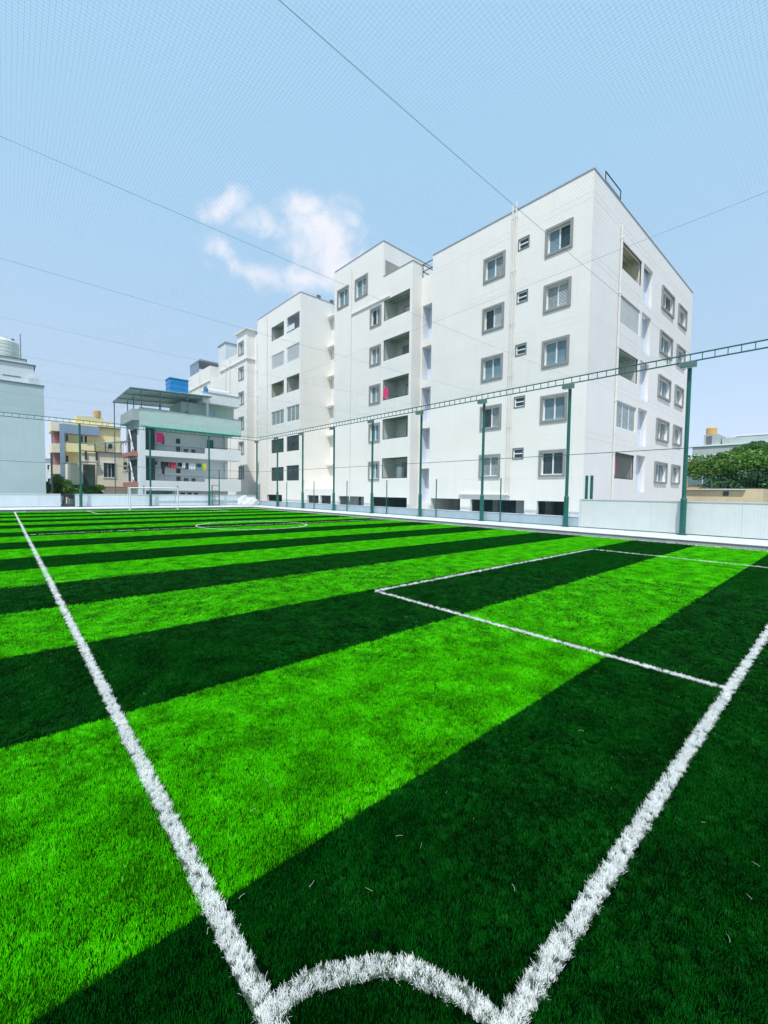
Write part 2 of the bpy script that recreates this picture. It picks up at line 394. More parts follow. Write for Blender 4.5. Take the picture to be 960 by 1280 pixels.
# --- turf yarn: tufts instanced on points (density follows the distance from the corner where it is looked at)
def tuft(name, n, rad, h, wid, lean, m):
    v, f = [], []
    rnd = random.Random(hash(name) % 1000 if False else sum(map(ord, name)))
    for i in range(n):
        a = rnd.uniform(0, 6.283); rr = rad*math.sqrt(rnd.random()); x, y = rr*math.cos(a), rr*math.sin(a)
        b = rnd.gauss(.6, 1.3); hh = h*rnd.uniform(.65, 1.15); ln = rnd.uniform(.2, 1.)*lean*hh
        wx, wy = math.cos(b+1.57)*wid/2, math.sin(b+1.57)*wid/2
        i0 = len(v)
        for t, ws in ((0, 1), (.55, .95), (1, .35)):
            ox, oy = math.cos(b)*ln*t*t, math.sin(b)*ln*t*t
            zz = hh*(t-.25*t*t*lean)
            v += [(x+ox-wx*ws, y+oy-wy*ws, zz), (x+ox+wx*ws, y+oy+wy*ws, zz)]
        f += [(i0, i0+1, i0+3, i0+2), (i0+2, i0+3, i0+5, i0+4)]
    me = bpy.data.meshes.new(name); me.from_pydata(v, [], f); me.materials.append(m)
    return bpy.data.objects.new(name, me)
def scatter(name, pts, protos, label):
    """pts: (x, y, z, rotz, sxy, sz, tiltx, tilty, idx)"""
    me = bpy.data.meshes.new(name); me.vertices.add(len(pts))
    flat = []
    for p in pts: flat += p[:3]
    me.vertices.foreach_set('co', flat)
    ar = me.attributes.new('rot', 'FLOAT_VECTOR', 'POINT'); flat = []
    for p in pts: flat += [p[6], p[7], p[3]]
    ar.data.foreach_set('vector', flat)
    asz = me.attributes.new('siz', 'FLOAT_VECTOR', 'POINT'); flat = []
    for p in pts: flat += [p[4], p[4], p[5]]
    asz.data.foreach_set('vector', flat)
    ai = me.attributes.new('pick', 'INT', 'POINT'); ai.data.foreach_set('value', [p[8] for p in pts])
    o = bpy.data.objects.new(name, me); col.objects.link(o)
    ng = bpy.data.node_groups.new(name, 'GeometryNodeTree')
    ng.interface.new_socket('Geometry', in_out='INPUT', socket_type='NodeSocketGeometry')
    ng.interface.new_socket('Geometry', in_out='OUTPUT', socket_type='NodeSocketGeometry')
    n = ng.nodes; l = ng.links
    gi = n.new('NodeGroupInput'); go = n.new('NodeGroupOutput'); ip = n.new('GeometryNodeInstanceOnPoints'); jn = n.new('GeometryNodeJoinGeometry')
    for p in reversed(protos):
        oi = n.new('GeometryNodeObjectInfo'); oi.inputs['Object'].default_value = p; oi.inputs['As Instance'].default_value = True
        l.new(oi.outputs['Geometry'], jn.inputs[0])
    def attr(nm, ty):
        a = n.new('GeometryNodeInputNamedAttribute'); a.data_type = ty; a.inputs[0].default_value = nm; return a.outputs[0]
    l.new(gi.outputs[0], ip.inputs['Points']); l.new(jn.outputs[0], ip.inputs['Instance']); ip.inputs['Pick Instance'].default_value = True
    l.new(attr('pick', 'INT'), ip.inputs['Instance Index'])
    er = n.new('FunctionNodeEulerToRotation'); l.new(attr('rot', 'FLOAT_VECTOR'), er.inputs[0]); l.new(er.outputs[0], ip.inputs['Rotation'])
    l.new(attr('siz', 'FLOAT_VECTOR'), ip.inputs['Scale']); l.new(ip.outputs[0], go.inputs[0])
    md = o.modifiers.new('tufts', 'NODES'); md.node_group = ng
    tag(o, label, kind='stuff')
    return o
rnd = random.Random(11)
def seg_dist(x, y):
    best = 9
    for p, q, hw in segs:
        dx, dy = q.x-p.x, q.y-p.y; L2 = dx*dx+dy*dy
        t = max(0, min(1, ((x-p.x)*dx+(y-p.y)*dy)/L2)); ex, ey = x-p.x-t*dx, y-p.y-t*dy
        d = ex*ex+ey*ey
        if d < best*best if best < 9 else True:
            d = math.sqrt(d)-hw
            if d < best: best = d
    return best
import numpy as np
SEG = np.array([(p.x, p.y, q.x, q.y, hw) for p, q, hw in segs])
def seg_dist_np(x, y):
    out = np.full(len(x), 9.)
    for px, py, qx, qy, hw in SEG:
        dx, dy = qx-px, qy-py
        t = np.clip(((x-px)*dx+(y-py)*dy)/(dx*dx+dy*dy), 0, 1)
        out = np.minimum(out, np.hypot(x-px-t*dx, y-py-t*dy)-hw)
    return out
rs = np.random.RandomState(5)
def sector_points(r0, slope, dmin, dmax, a0=-25, a1=118):
    # jittered grid whose spacing grows with the distance d, so that the pile closes without bald spots
    xs, ys, rr = [], [], []; d = dmin
    while d < dmax:
        e = min(dmax, max(d*1.18, d+.25)); r = max(r0, slope*(d+e)/2); g_ = r*1.02
        n = int(e/g_)+2; gx, gy = np.meshgrid(np.arange(-n, n+1)*g_, np.arange(-n, n+1)*g_); gx, gy = gx.ravel(), gy.ravel()
        gx = gx+rs.uniform(-.5, .5, len(gx))*g_; gy = gy+rs.uniform(-.5, .5, len(gy))*g_
        h_ = np.hypot(gx, gy); an = np.degrees(np.arctan2(gy, gx)); ok = (h_ >= d) & (h_ < e) & (an > a0) & (an < a1)
        xs.append(gx[ok]); ys.append(gy[ok]); rr.append(np.full(ok.sum(), r)); d = e
    return np.concatenate(xs), np.concatenate(ys), np.concatenate(rr)
BR = .03
x, y, r = sector_points(.024, .0072, .25, 9.6)
ok = (x > PX0+.05) & (x < PX1-.03) & (y > PY0+.05) & (y < PY1-.03)
x, y, r = x[ok], y[ok], r[ok]
ok = seg_dist_np(x, y) > .25*r; x, y, r = x[ok], y[ok], r[ok]
yb = np.round((y+.25)/1.83)*1.83-.25; dy_ = y-yb; near_ = np.abs(dy_) < .7*r; y = np.where(near_, yb+np.sign(dy_+1e-9)*.7*r, y)
light = (np.floor((y+.25)/1.83).astype(int) % 2) == 1
def rows(x, y, r, z, hscale=1.):
    out = []
    for i in range(len(x)):
        s = r[i]/BR
        # clumps lean together, as brushed pile does
        lx = .20*math.sin(x[i]*1.9+1.3*math.sin(y[i]*1.3))+rs.normal(0, .12); ly = .20*math.sin(y[i]*2.3+1.1*math.sin(x[i]*1.7))+rs.normal(0, .12)
        out.append((x[i], y[i], z, rs.uniform(0, 6.283), s, hscale*rs.uniform(.85, 1.1), lx, ly, int(rs.randint(3))))
    return out
PL = [tuft('tuft_light_%d' % i, 42, BR, .020, .0023, .5, M['blade_l']) for i in range(3)]
PD = [tuft('tuft_dark_%d' % i, 42, BR, .020, .0023, .5, M['blade_d']) for i in range(3)]
PW = [tuft('tuft_white_%d' % i, 24, .0125, .0215, .0018, .55, M['blade_w']) for i in range(3)]
for o_, sel, pr, lb in (('light_grass', light, PL, 'light green artificial grass yarn of the bright stripes'), ('dark_grass', ~light, PD, 'dark green artificial grass yarn of the dark stripes')):
    scatter(o_, rows(x[sel], y[sel], r[sel], 0.), pr, lb)
# farther out the yarn is laid as square mats that keep to the edges of the turf strips
def yarn_mat(name, sz, n, h, wid, m):
    v, f = [], []; rn = random.Random(sum(map(ord, name)))
    for i in range(n):
        x, y = rn.uniform(-sz/2, sz/2), rn.uniform(-sz/2, sz/2); b = rn.uniform(0, 6.283); hh = h*rn.uniform(.8, 1.1); ln = hh*rn.uniform(.1, .6); a = b+1.57
        wx, wy = math.cos(a)*wid/2, math.sin(a)*wid/2; ox, oy = math.cos(b)*ln, math.sin(b)*ln; i0 = len(v)
        v += [(x-wx, y-wy, 0), (x+wx, y+wy, 0), (x+ox+wx*.5, y+oy+wy*.5, hh), (x+ox-wx*.5, y+oy-wy*.5, hh)]; f.append((i0, i0+1, i0+2, i0+3))
    me = bpy.data.meshes.new(name); me.from_pydata(v, [], f); me.materials.append(m); return bpy.data.objects.new(name, me)
MS = 1.83/6
for nm_, lit, mm_, lb in (('far_light_grass', True, 'blade_l', 'light green artificial grass yarn of the farther bright stripes'), ('far_dark_grass', False, 'blade_d', 'dark green artificial grass yarn of the farther dark stripes')):
    pts = []; jy = int((PY0+.25)/MS)-1
    for j in range(jy, int((PY1+.25)/MS)+1):
        yc = -.25+(j+.5)*MS
        if (math.floor((yc+.25)/1.83) % 2 == 1) != lit or yc < -2 or yc > PY1-.14: continue
        xc = -1.9
        while xc < PX1-.15:
            if math.hypot(xc, yc) > 9.4: pts.append((xc, yc, 0, 1.5708*rs.randint(4), 1., rs.uniform(.9, 1.1), 0, 0, int(rs.randint(3))))
            xc += MS
    scatter(nm_, pts, [yarn_mat('mat_%s_%d' % (nm_, i), MS, 700, .020, .0065, M[mm_]) for i in range(3)], lb)
# white yarn along the lines
wp = []
for (px, py, qx, qy, hw) in SEG:
    L_ = math.hypot(qx-px, qy-py); d0 = 0
    nseg = max(1, int(L_/.5))
    for i in range(nseg):
        ta, tb = i/nseg, (i+1)/nseg; mx_, my_ = px+(qx-px)*(ta+tb)/2, py+(qy-py)*(ta+tb)/2
        dist = math.hypot(mx_, my_)
        if mx_ < -1: continue
        s = max(1., min(2.2, dist*.28)); lay = L_/nseg; rr = .012*s
        n = int(3.2*lay*2*hw/(4*rr*rr)*1.0)+1
        for j in range(n):
            t = rs.uniform(ta, tb); e = rs.uniform(-1, 1)*max(.3*hw, hw+.001-.35*rr)
            ux, uy = -(qy-py)/L_, (qx-px)/L_
            X_, Y_ = px+(qx-px)*t+ux*e, py+(qy-py)*t+uy*e
            if -1 < X_ < 17.1: wp.append((X_, Y_, 0., rs.uniform(0, 6.283), s, rs.uniform(.85, 1.15)*(1.3 if dist > 8 else 1), rs.normal(0, .3), rs.normal(0, .3), int(rs.randint(3))))
scatter('line_grass', wp, PW, 'white artificial grass yarn of the pitch lines')
# loose pale yarn ends lying on the pile
lf = mb()
for i in range(60):
    d = rnd.uniform(1.3, 5.5); a = R(rnd.uniform(4, 88)); px, py = d*math.cos(a), d*math.sin(a)
    if px < .1 or py < .1: continue
    t = rnd.uniform(0, 6.28); L_ = rnd.uniform(.012, .035); c = rnd.uniform(-.9, .9); pts = []
    for k in range(4):
        pts.append((px+L_*(k/3)*math.cos(t+c*k/3), py+L_*(k/3)*math.sin(t+c*k/3), .031+.004*math.sin(k)))
    for p, q in zip(pts, pts[1:]): lf.tube(p, q, .0006, 3, cap=False)
tag(lf.build('loose_yarn', mat('pale_yarn', (.42, .52, .36, 1), .5, var=.2, scale=30)), 'loose pale yarn ends lying on the turf', kind='stuff')

# plinth round the pitch
PZ = .14
def plinth(name, x0, x1, y0, y1, axis, lab):
    base = mb(); base.box(x0, x1, y0, y1, -.05, PZ-.02)
    o = tag(base.build(name, M['concrete']), lab, kind='structure')
    L0, L1 = (y0, y1) if axis == 'y' else (x0, x1)
    n = int((L1-L0)/1.5); st = (L1-L0)/n
    for i in range(n):
        s = mb(); a, b_ = L0+i*st+.006, L0+(i+1)*st-.006; dz = rnd.uniform(-.003, .003)
        if axis == 'y': s.box(x0-.03, x1, a, b_, PZ-.019, PZ+dz)
        else: s.box(a, b_, y0-.03, y1, PZ-.019, PZ+dz)
        s.build('coping_slab', M['kerb'], o)
plinth('pavement', 17.2, 21.9, -3, 37.1, 'y', 'pale concrete edging strip beside the long side of the pitch')
plinth('pavement', -3.0, 21.9, 37.104, 41.6, 'x', 'pale concrete edging strip behind the far goal')

# ------------------------------------------------------------------ cage: poles, truss, cables, nets
FX, FY = 19.2, 40.6; TZ0, TZ1 = 6.64, 6.90
pole0 = None
def make_pole(x, y, label, side):
    r, t = .075, empty('fence_pole', (x, y, PZ), label, 'pole', 'tall green poles carrying the net')
    mb().tube((x, y, PZ), (x, y, 6.62), .072, 16).build('shaft', M['green'], t, smooth=False)
    mb().tube((x, y, PZ), (x, y, 1.50), .105, 16).tube((x, y, 1.50), (x, y, 1.56), .105, 16, .078).build('sleeve', M['green'], t)
    mb().box(x-.14, x+.14, y-.14, y+.14, PZ+.002, PZ+.02).build('base_plate', M['green'], t)
    return t
sideY = [4.35, 8.85, 13.45, 18.0, 22.6, 27.2, 31.8, 36.3]
words = ['nearest', 'second nearest', 'third', 'fourth', 'fifth', 'sixth', 'seventh', 'eighth']
places = ['in front of the tall pale sheet wall', 'at the end of the low grey wall', 'crossing the left window column of the nearest block', 'left of the recess between the two nearest blocks',
          'crossing the narrow window column of the second block', 'before the left edge of the second block', 'crossing between the two dark window columns of the third block', 'beside the far corner pole']
places = ['in front of the tall pale sheet wall, right of the building', 'at the right end of the low grey wall', 'in front of the left window column of the nearest building', 'in front of the recess left of the nearest building',
          'in front of the single window column of the second building', 'in front of the left edge of the second building', 'in front of the blank side of the third building', 'in front of the paired windows of the third building']
side_poles = [make_pole(FX, yy, 'tall green pole %s' % places[i], 's') for i, yy in enumerate(sideY)]
# the pole towards the near corner stands outside the picture
farX = [4.58, 9.5, 14.46]
fpl = ['before the small gate and bushes at the far left', 'behind the right half of the white goal', 'carrying the ladder frame left of the white sacks']
for i, xx in enumerate(farX): make_pole(xx, FY, 'tall green pole %s' % ('before the yellow house and bushes at the far end' if i == 0 else fpl[i]), 'f')
corner_pole = make_pole(FX, FY, 'tall green pole at the far corner of the cage, right of the white sacks', 'f')
def truss(axis, fixed, a, b, label, step):
    o = empty('net_truss', (fixed, a, TZ0) if axis == 'y' else (a, fixed, TZ0), label, 'truss', 'green ladder trusses on top of the poles')
    def box(bb, u0, u1, w, z0, z1):
        if axis == 'y': bb.box(fixed-w, fixed+w, u0, u1, z0, z1)
        else: bb.box(u0, u1, fixed-w, fixed+w, z0, z1)
    for z in (TZ0, TZ1):
        bb = mb(); box(bb, a, b, .022, z-.022, z+.022); bb.build('chord', M['green'], o)
    bb = mb(); box(bb, a+.3-.012, a+.3+.012, .012, TZ0+.024, TZ1-.024); s0 = bb.build('spacer', M['green'], o)
    n = int((b-a-.5)/step)
    for i in range(1, n): copy_part(s0, o, (0, i*step, 0) if axis == 'y' else (i*step, 0, 0))
    return o
truss('y', FX, -1.5, FY+.1, 'green ladder truss running along the tops of the side poles', .37)
truss('x', FY, -2.2, FX-.1, 'green ladder truss along the tops of the far end poles', .42)
fpl2 = ['before the sheet wall', 'at the end of the low grey wall', 'before the left window column of the nearest block', 'before the recess left of the nearest block', 'before the second block window column', 'before the left edge of the second block', 'before the blank side of the third block', 'before the paired windows', 'at the far corner']
for yy, c in [(v, i) for i, v in enumerate(sideY)] + [(FY-.3, 8)]:
    o = empty('floodlight', (FX-.06, yy, 6.42), 'grey floodlight on the pole %s' % (fpl2[c]), 'floodlight', 'floodlights under the side truss')
    mb().box(FX-.30, FX-.08, yy-.24, yy+.24, 6.38, 6.58).build('housing', M['fld'], o, bevel=.015)
    mb().box(FX-.28, FX-.10, yy-.21, yy+.21, 6.372, 6.379).build('lens', M['lens'], o)
    mb().box(FX-.08, FX+.02, yy-.03, yy+.03, 6.45, 6.60).build('bracket', M['green'], o)
def cable(name, a, b, sag, r, label, cat='cable', group=None, n=18, m='wire'):
    bb = mb(); a, b = Vector(a), Vector(b); pts = []
    for i in range(n+1):
        t = i/n; p = a.lerp(b, t); p.z -= sag*4*t*(1-t); pts.append(p)
    bb.path(pts, r, 6); return tag(bb.build(name, M[m]), label, cat, group)
XL = -2.0
for i, yy in enumerate(sideY):
    lab = ['topmost wire rope crossing the sky above the nearest building', 'wire rope crossing the sky below the small cloud', 'third wire rope down, crossing the sky left of the third building', 'fourth wire rope down, crossing the pale sky low on the left',
           'fifth wire rope down, above the blue water tank', 'sixth wire rope down, low over the far houses', 'seventh wire rope down, just over the far truss', 'lowest wire rope, nearest the far truss'][i]
    cable('wire_rope', (XL, yy+.02, 6.93), (FX, yy+.02, 6.93), .10, .0034 if i == 0 else .0027, lab, 'wire rope', 'wire ropes carrying the net across the pitch')
cable('wire_rope', (9.9, -2.5, 6.90), (9.9, FY, 6.90), .12, .0024, 'thin wire rope running lengthways over the pitch, crossing the sky at the right edge', 'wire rope')
cable('tension_wire', (FX-.11, -1.5, 3.42), (FX-.11, FY, 3.50), .03, .014, 'dark green tension wire half way up the side poles', 'wire', m='green')
cable('tension_wire', (-2, FY-.11, 3.50), (FX-.1, FY-.11, 3.50), .03, .014, 'dark green tension wire half way up the far end poles', 'wire', m='green')
cable('bottom_rail', (FX-.11, -1.5, PZ+.05), (FX-.11, FY, PZ+.05), 0, .020, 'dark green rail along the foot of the side net', 'rail', m='green')
cable('bottom_rail', (-2, FY-.11, PZ+.05), (FX-.1, FY-.11, PZ+.05), 0, .020, 'dark green rail along the foot of the far net', 'rail', m='green')
# nets: twine strands
def strand(V, Fc, pts, r):
    i = len(V)
    for k, p in enumerate(pts):
        d = (pts[min(k+1, len(pts)-1)]-pts[max(k-1, 0)]).normalized(); a = d.orthogonal().normalized(); c = d.cross(a)
        for q in range(3):
            t = 2.094*q; V.append(tuple(p+r*(math.cos(t)*a+math.sin(t)*c)))
    for k in range(len(pts)-1):
        for q in range(3): Fc.append((i+3*k+q, i+3*k+(q+1) % 3, i+3*k+3+(q+1) % 3, i+3*k+3+q))
def net_obj(name, V, Fc, label, cat):
    b_ = MB(); b_.v, b_.f = V, Fc; return tag(b_.build(name, M['net']), label, cat)
bays = [-2.5]+[v for v in sideY]+[FY]
def roofz(x, y):
    for a, c in zip(bays, bays[1:]):
        if a <= y <= c: 
            t = (y-a)/(c-a); break
    else: t = 0
    s = (x-XL)/(FX-XL)
    return 6.92-.10*4*s*(1-s)-.03*math.sin(math.pi*t)*(.6+.4*math.sin(x*.8+y))
V, Fc = [], []; SP = .05
yy = -2.4
while yy < FY:
    strand(V, Fc, [Vector((XL+(FX-XL)*k/12, yy+.02*math.sin(k+yy*3), roofz(XL+(FX-XL)*k/12, yy))) for k in range(13)], .0007); yy += SP
xx = XL
while xx < FX:
    strand(V, Fc, [Vector((xx+.015*math.sin(k*.7+xx*2), -2.4+(FY+2.4)*k/36, roofz(xx, -2.4+(FY+2.4)*k/36))) for k in range(37)], .0007); xx += SP
net_obj('overhead_net', V, Fc, 'fine square mesh net stretched over the whole pitch', 'net')
V, Fc = [], []
yy = -1.4
while yy < FY: strand(V, Fc, [Vector((FX-.115, yy, PZ+.05)), Vector((FX-.115, yy, 3.4)), Vector((FX-.115, yy, TZ0))], .0006); yy += .1
z = PZ+.1
while z < TZ0: strand(V, Fc, [Vector((FX-.116, -1.4+(FY+1.4)*k/8, z)) for k in range(9)], .0006); z += .1
net_obj('side_net', V, Fc, 'fine mesh net hanging along the side poles', 'net')
V, Fc = [], []
xx = -2
while xx < FX-.15: strand(V, Fc, [Vector((xx, FY-.115, PZ+.05)), Vector((xx, FY-.115, TZ0))], .0006); xx += .1
z = PZ+.1
while z < TZ0: strand(V, Fc, [Vector((-2+(FX+1.85)*k/4, FY-.116, z)) for k in range(5)], .0006); z += .1
net_obj('far_net', V, Fc, 'fine mesh net hanging behind the far goal', 'net')

# ------------------------------------------------------------------ boundary walls
lw = empty('low_wall', (19.5, 8.35, 0), 'low grey-blue wall behind the side net, below the parking openings', 'wall')
yy = 8.35; k = 0
while yy < 40.9:
    y2 = min(yy+3.02, 40.9); mb().box(19.42, 19.58, yy+.004, y2-.004, PZ-.02, .60).build('wall_panel', M['lowwall'], lw); yy = y2
mb().box(19.40, 19.60, 8.35, 40.9, .602, .625).build('coping', M['kerb'], lw)
tw = empty('sheet_wall', (19.5, 0, 0), 'tall pale corrugated sheet wall at the right behind the nearest pole', 'wall')
yy = -3.0
while yy < 8.2:
    y2 = min(yy+2.83, 8.29); b_ = mb(); n = max(2, int(round((y2-yy)/.085))); st = (y2-yy-.003)/n
    for i in range(n):
        a = yy+i*st; pr = [(a, 0), (a+st*.40, 0), (a+st*.55, -.0018), (a+st*.85, -.0018), (a+st, 0)]
        for (ya, da), (yb, db) in zip(pr, pr[1:]): b_.quad((19.46+da, ya, PZ), (19.46+db, yb, PZ), (19.46+db, yb, 1.40), (19.46+da, ya, 1.40))
    b_.build('sheet_panel', M['sheet'], tw); yy = y2
mb().box(19.43, 19.50, -3, 8.289, 1.401, 1.43).build('capping', M['sheet'], tw)
mb().box(19.475, 19.515, -3, 8.34, PZ, 1.38).build('backing_rail', M['steel'], tw)
mb().box(19.425, 19.50, 8.29, 8.36, PZ, 1.43).build('end_post', M['sheet'], tw)
fw = empty('far_wall', (8, 41.1, 0), 'low pale blue wall behind the far goal, broken by a small gate', 'wall')
for a, c in ((-3, 3.35), (4.25, 19.38)):
    xx = a; n = max(1, round((c-a)/3)); st = (c-a)/n
    for i in range(n): mb().box(a+i*st+.003, a+(i+1)*st-.003, 41.0, 41.18, PZ-.02, 1.12).build('wall_panel', M['farwall'], fw)
    mb().box(a, c, 40.97, 41.21, 1.122, 1.16).build('coping', M['farwall'], fw)
mb().box(9.9, 19.3, 40.93, 40.998, .60, .66).build('ledge', M['farwall'], fw)
# small gate
gt = empty('metal_gate', (3.8, 41.05, 0), 'small dark barred gate in the far wall beside the bushes', 'gate')
mb().box(3.40, 4.20, 41.06, 41.10, 1.08, 1.13).box(3.40, 4.20, 41.06, 41.10, .22, .27).build('gate_rail', M['darksteel'], gt)
b0 = mb().box(3.44, 3.475, 41.065, 41.095, .16, 1.16).build('bar', M['darksteel'], gt)
for i in range(1, 8): copy_part(b0, gt, (i*.10, 0, 0))
mb().box(4.17, 4.235, 41.04, 41.12, .14, 1.32).build('gate_post', M['green'], gt)
# ladder frame on the third far pole
lad = empty('ladder_frame', (14.9, 40.5, 0), 'narrow dark green ladder frame standing beside the far pole', 'frame')
for x_, zt in ((14.66, 2.05), (15.33, 3.46)): mb().box(x_-.035, x_+.035, 40.42, 40.49, PZ, zt).build('upright', M['green'], lad)
for z in (.19, .62, 1.02, 1.50, 2.03): mb().box(14.70, 15.29, 40.43, 40.48, z, z+.05).build('rung', M['green'], lad)
# short posts of the mesh fence behind the low wall
sp = [7.98, 12.38, 16.8, 21.2, 25.65, 30.2, 34.75]
spl = ['left of the pair of short green slats', 'just left of the long parking opening of the nearest building', 'below the recess left of the nearest building', 'below the balconies of the second building', 'near the left edge of the second building', 'left of the dark pole before the third building', 'farthest of the row, before the paired windows']
for i, yy in enumerate(sp):
    if i == 0: continue
    o = mb().tube((19.32, yy, PZ), (19.32, yy, 2.44), .033, 8).build('fence_post', M['green']); tag(o, 'thin short green post %s' % spl[i], 'post', 'thin green posts of the low mesh fence')
for i, (xx, zz) in enumerate(((11.9, 1.95), (9.15, 1.9))):
    tag(mb().box(xx-.035, xx+.035, 41.3, 41.37, 0, zz).build('fence_post', M['green']), 'short green post behind the far wall %s' % ('right of the goal' if i == 0 else 'inside the goal mouth'), 'post', 'short posts behind the far wall')
for yy, lb in ((8.15, 'left'), (7.93, 'right')):
    tag(mb().box(19.62, 19.66, yy-.06, yy+.06, 1.2, 2.49).build('green_slat', M['green']), '%s one of two short dark green slats rising over the sheet wall' % lb, 'slat', 'pair of green slats')
cable('mesh_top_wire', (19.32, 8.2, 2.42), (19.32, 35, 2.42), .02, .005, 'thin wire joining the tops of the short green posts', 'wire', m='pipe')
V, Fc = [], []
yy = 8.2
while yy < 35: strand(V, Fc, [Vector((19.33, yy, .63)), Vector((19.33, yy, 2.42))], .0008); yy += .1
z = .7
while z < 2.42: strand(V, Fc, [Vector((19.33, 8.2, z)), Vector((19.33, 35, z))], .0008); z += .1
net_obj('low_mesh', V, Fc, 'low wire mesh between the short green posts', 'mesh')

# ------------------------------------------------------------------ goal
go = empty('football_goal', (8.85, 36.6, 0), 'small white football goal with net at the far end', 'goal')
gx0, gx1, gy, gh, gd = 7.18, 10.55, 36.6, 1.70, 1.0
for x_ in (gx0, gx1):
    mb().tube((x_, gy, 0), (x_, gy, gh), .05, 12).build('goalpost', M['post'], go)
    mb().tube((x_, gy+gd, 0), (x_, gy+.45, gh), .028, 8).build('back_post', M['post'], go)
    mb().tube((x_, gy, .03), (x_, gy+gd, .03), .028, 8).tube((x_, gy, gh), (x_, gy+.45, gh), .028, 8).build('side_bar', M['post'], go)
mb().tube((gx0-.05, gy, gh), (gx1+.05, gy, gh), .05, 12).build('crossbar', M['post'], go)
mb().tube((gx0, gy+gd, .03), (gx1, gy+gd, .03), .028, 8).tube((gx0, gy+.45, gh), (gx1, gy+.45, gh), .02, 8).build('ground_bar', M['post'], go)
V, Fc = [], []
n = 24
def gnet(t, s):  # t across, s down the back; the top sags
    x_ = gx0+(gx1-gx0)*t
    if s < .25: return Vector((x_, gy+.45*s/.25, gh-.02-.20*math.sin(math.pi*t)*(s/.25)*1.0))
    q = (s-.25)/.75
    return Vector((x_, gy+.45+(gd-.45)*q-.1*math.sin(math.pi*q), gh*(1-q)+.03-.22*math.sin(math.pi*t)*(1-q)))
for i in range(29): strand(V, Fc, [gnet(i/28, k/12) for k in range(13)], .0022)
for i in range(1, 20): strand(V, Fc, [gnet(k/14, i/20) for k in range(15)], .0022)
for x_ in (gx0, gx1):
    for i in range(1, 12):
        q = i/12; strand(V, Fc, [Vector((x_, gy, gh*q)), Vector((x_, gy+gd-(gd-.45)*q, gh*q))], .0022)
b_ = MB(); b_.v, b_.f = V, Fc; b_.build('goal_net', M['goalnet'], go)

# white sacks in the far corner
def lump(name, c, sz, seed, label, group):
    bm = bmesh.new(); bmesh.ops.create_icosphere(bm, subdivisions=4, radius=1)
    from mathutils import noise
    for v in bm.verts:
        p = v.co.copy(); d = 1+.22*noise.noise(p*1.7+Vector((seed, 0, 0)))+.16*abs(noise.noise(p*3.7+Vector((0, seed, 0))))+.05*abs(noise.noise(p*9))
        q = p*d; q.z = max(q.z, -.55)
        v.co = Vector((c[0]+q.x*sz[0], c[1]+q.y*sz[1], c[2]+(q.z+.55)*sz[2]))
    me = bpy.data.meshes.new(name); bm.to_mesh(me); bm.free(); me.materials.append(M['sack'])
    o = bpy.data.objects.new(name, me); col.objects.link(o)
    return tag(o, label, 'sack', group)
lump('white_sack', (17.62, 40.2, PZ), (.62, .3, .60), 3., 'tall crumpled white sack, left one of the heap in the far corner', 'white sacks in the far corner')
lump('white_sack', (18.42, 40.0, PZ), (.62, .32, .50), 8., 'rounded crumpled white sack beside the far corner pole', 'white sacks in the far corner')
lump('white_sack', (17.95, 39.9, PZ), (.5, .25, .30), 5., 'flat white sack lying in front of the heap', 'white sacks in the far corner')

# ------------------------------------------------------------------ apartment blocks
GL = ['glass_b', 'glass_d', 'glass_c']
wr = random.Random(21)
def window(F, parent, u0, u1, z0, z1, style=None, surround=True, so=.10, prot=.07, holes=None):
    """grey plaster surround with a white sliding sash and two panes set back in the wall"""
    hu0, hu1, hz0, hz1 = u0+.135, u1-.135, z0+.125, z1-.125
    if holes is not None: holes.append((hu0, hu1, hz0, hz1))
    b = mb()
    F.box(b, u0, u1, -prot, 0, z0, hz0); F.box(b, u0, u1, -prot, 0, hz1, z1); F.box(b, u0, hu0, -prot, 0, hz0, hz1); F.box(b, hu1, u1, -prot, 0, hz0, hz1)
    wdw = b.build('window', M['grey'], parent)
    d = .14; f = mb(); t = .045
    F.box(f, hu0, hu1, d, d+.05, hz0, hz0+t); F.box(f, hu0, hu1, d, d+.05, hz1-t, hz1); F.box(f, hu0, hu0+t, d, d+.05, hz0+t, hz1-t); F.box(f, hu1-t, hu1, d, d+.05, hz0+t, hz1-t)
    um = (hu0+hu1)/2; F.box(f, um-.035, um+.035, d-.02, d+.045, hz0+t, hz1-t)
    f.build('frame', M['frame'], wdw)
    st = style or wr.choice(['bb', 'bd', 'cd', 'lb', 'bl', 'cc', 'dd', 'bc'])
    for side, (a, c) in zip(st, ((hu0+t, um-.035), (um+.035, hu1-t))):
        p = mb(); F.box(p, a, c, d+.03, d+.035, hz0+t, hz1-t)
        p.build('pane', M[{'b': 'glass_b', 'd': 'glass_d', 'c': 'glass_c', 'l': 'glass_b'}[side]], wdw)
        if side == 'l':   # shutter grille
            q = mb(); z = hz0+t+.04
            while z < hz1-t-.03: F.box(q, a+.02, c-.02, d-.012, d+.0, z, z+.028); z += .075
            q.build('shutter', M['frame'], wdw)
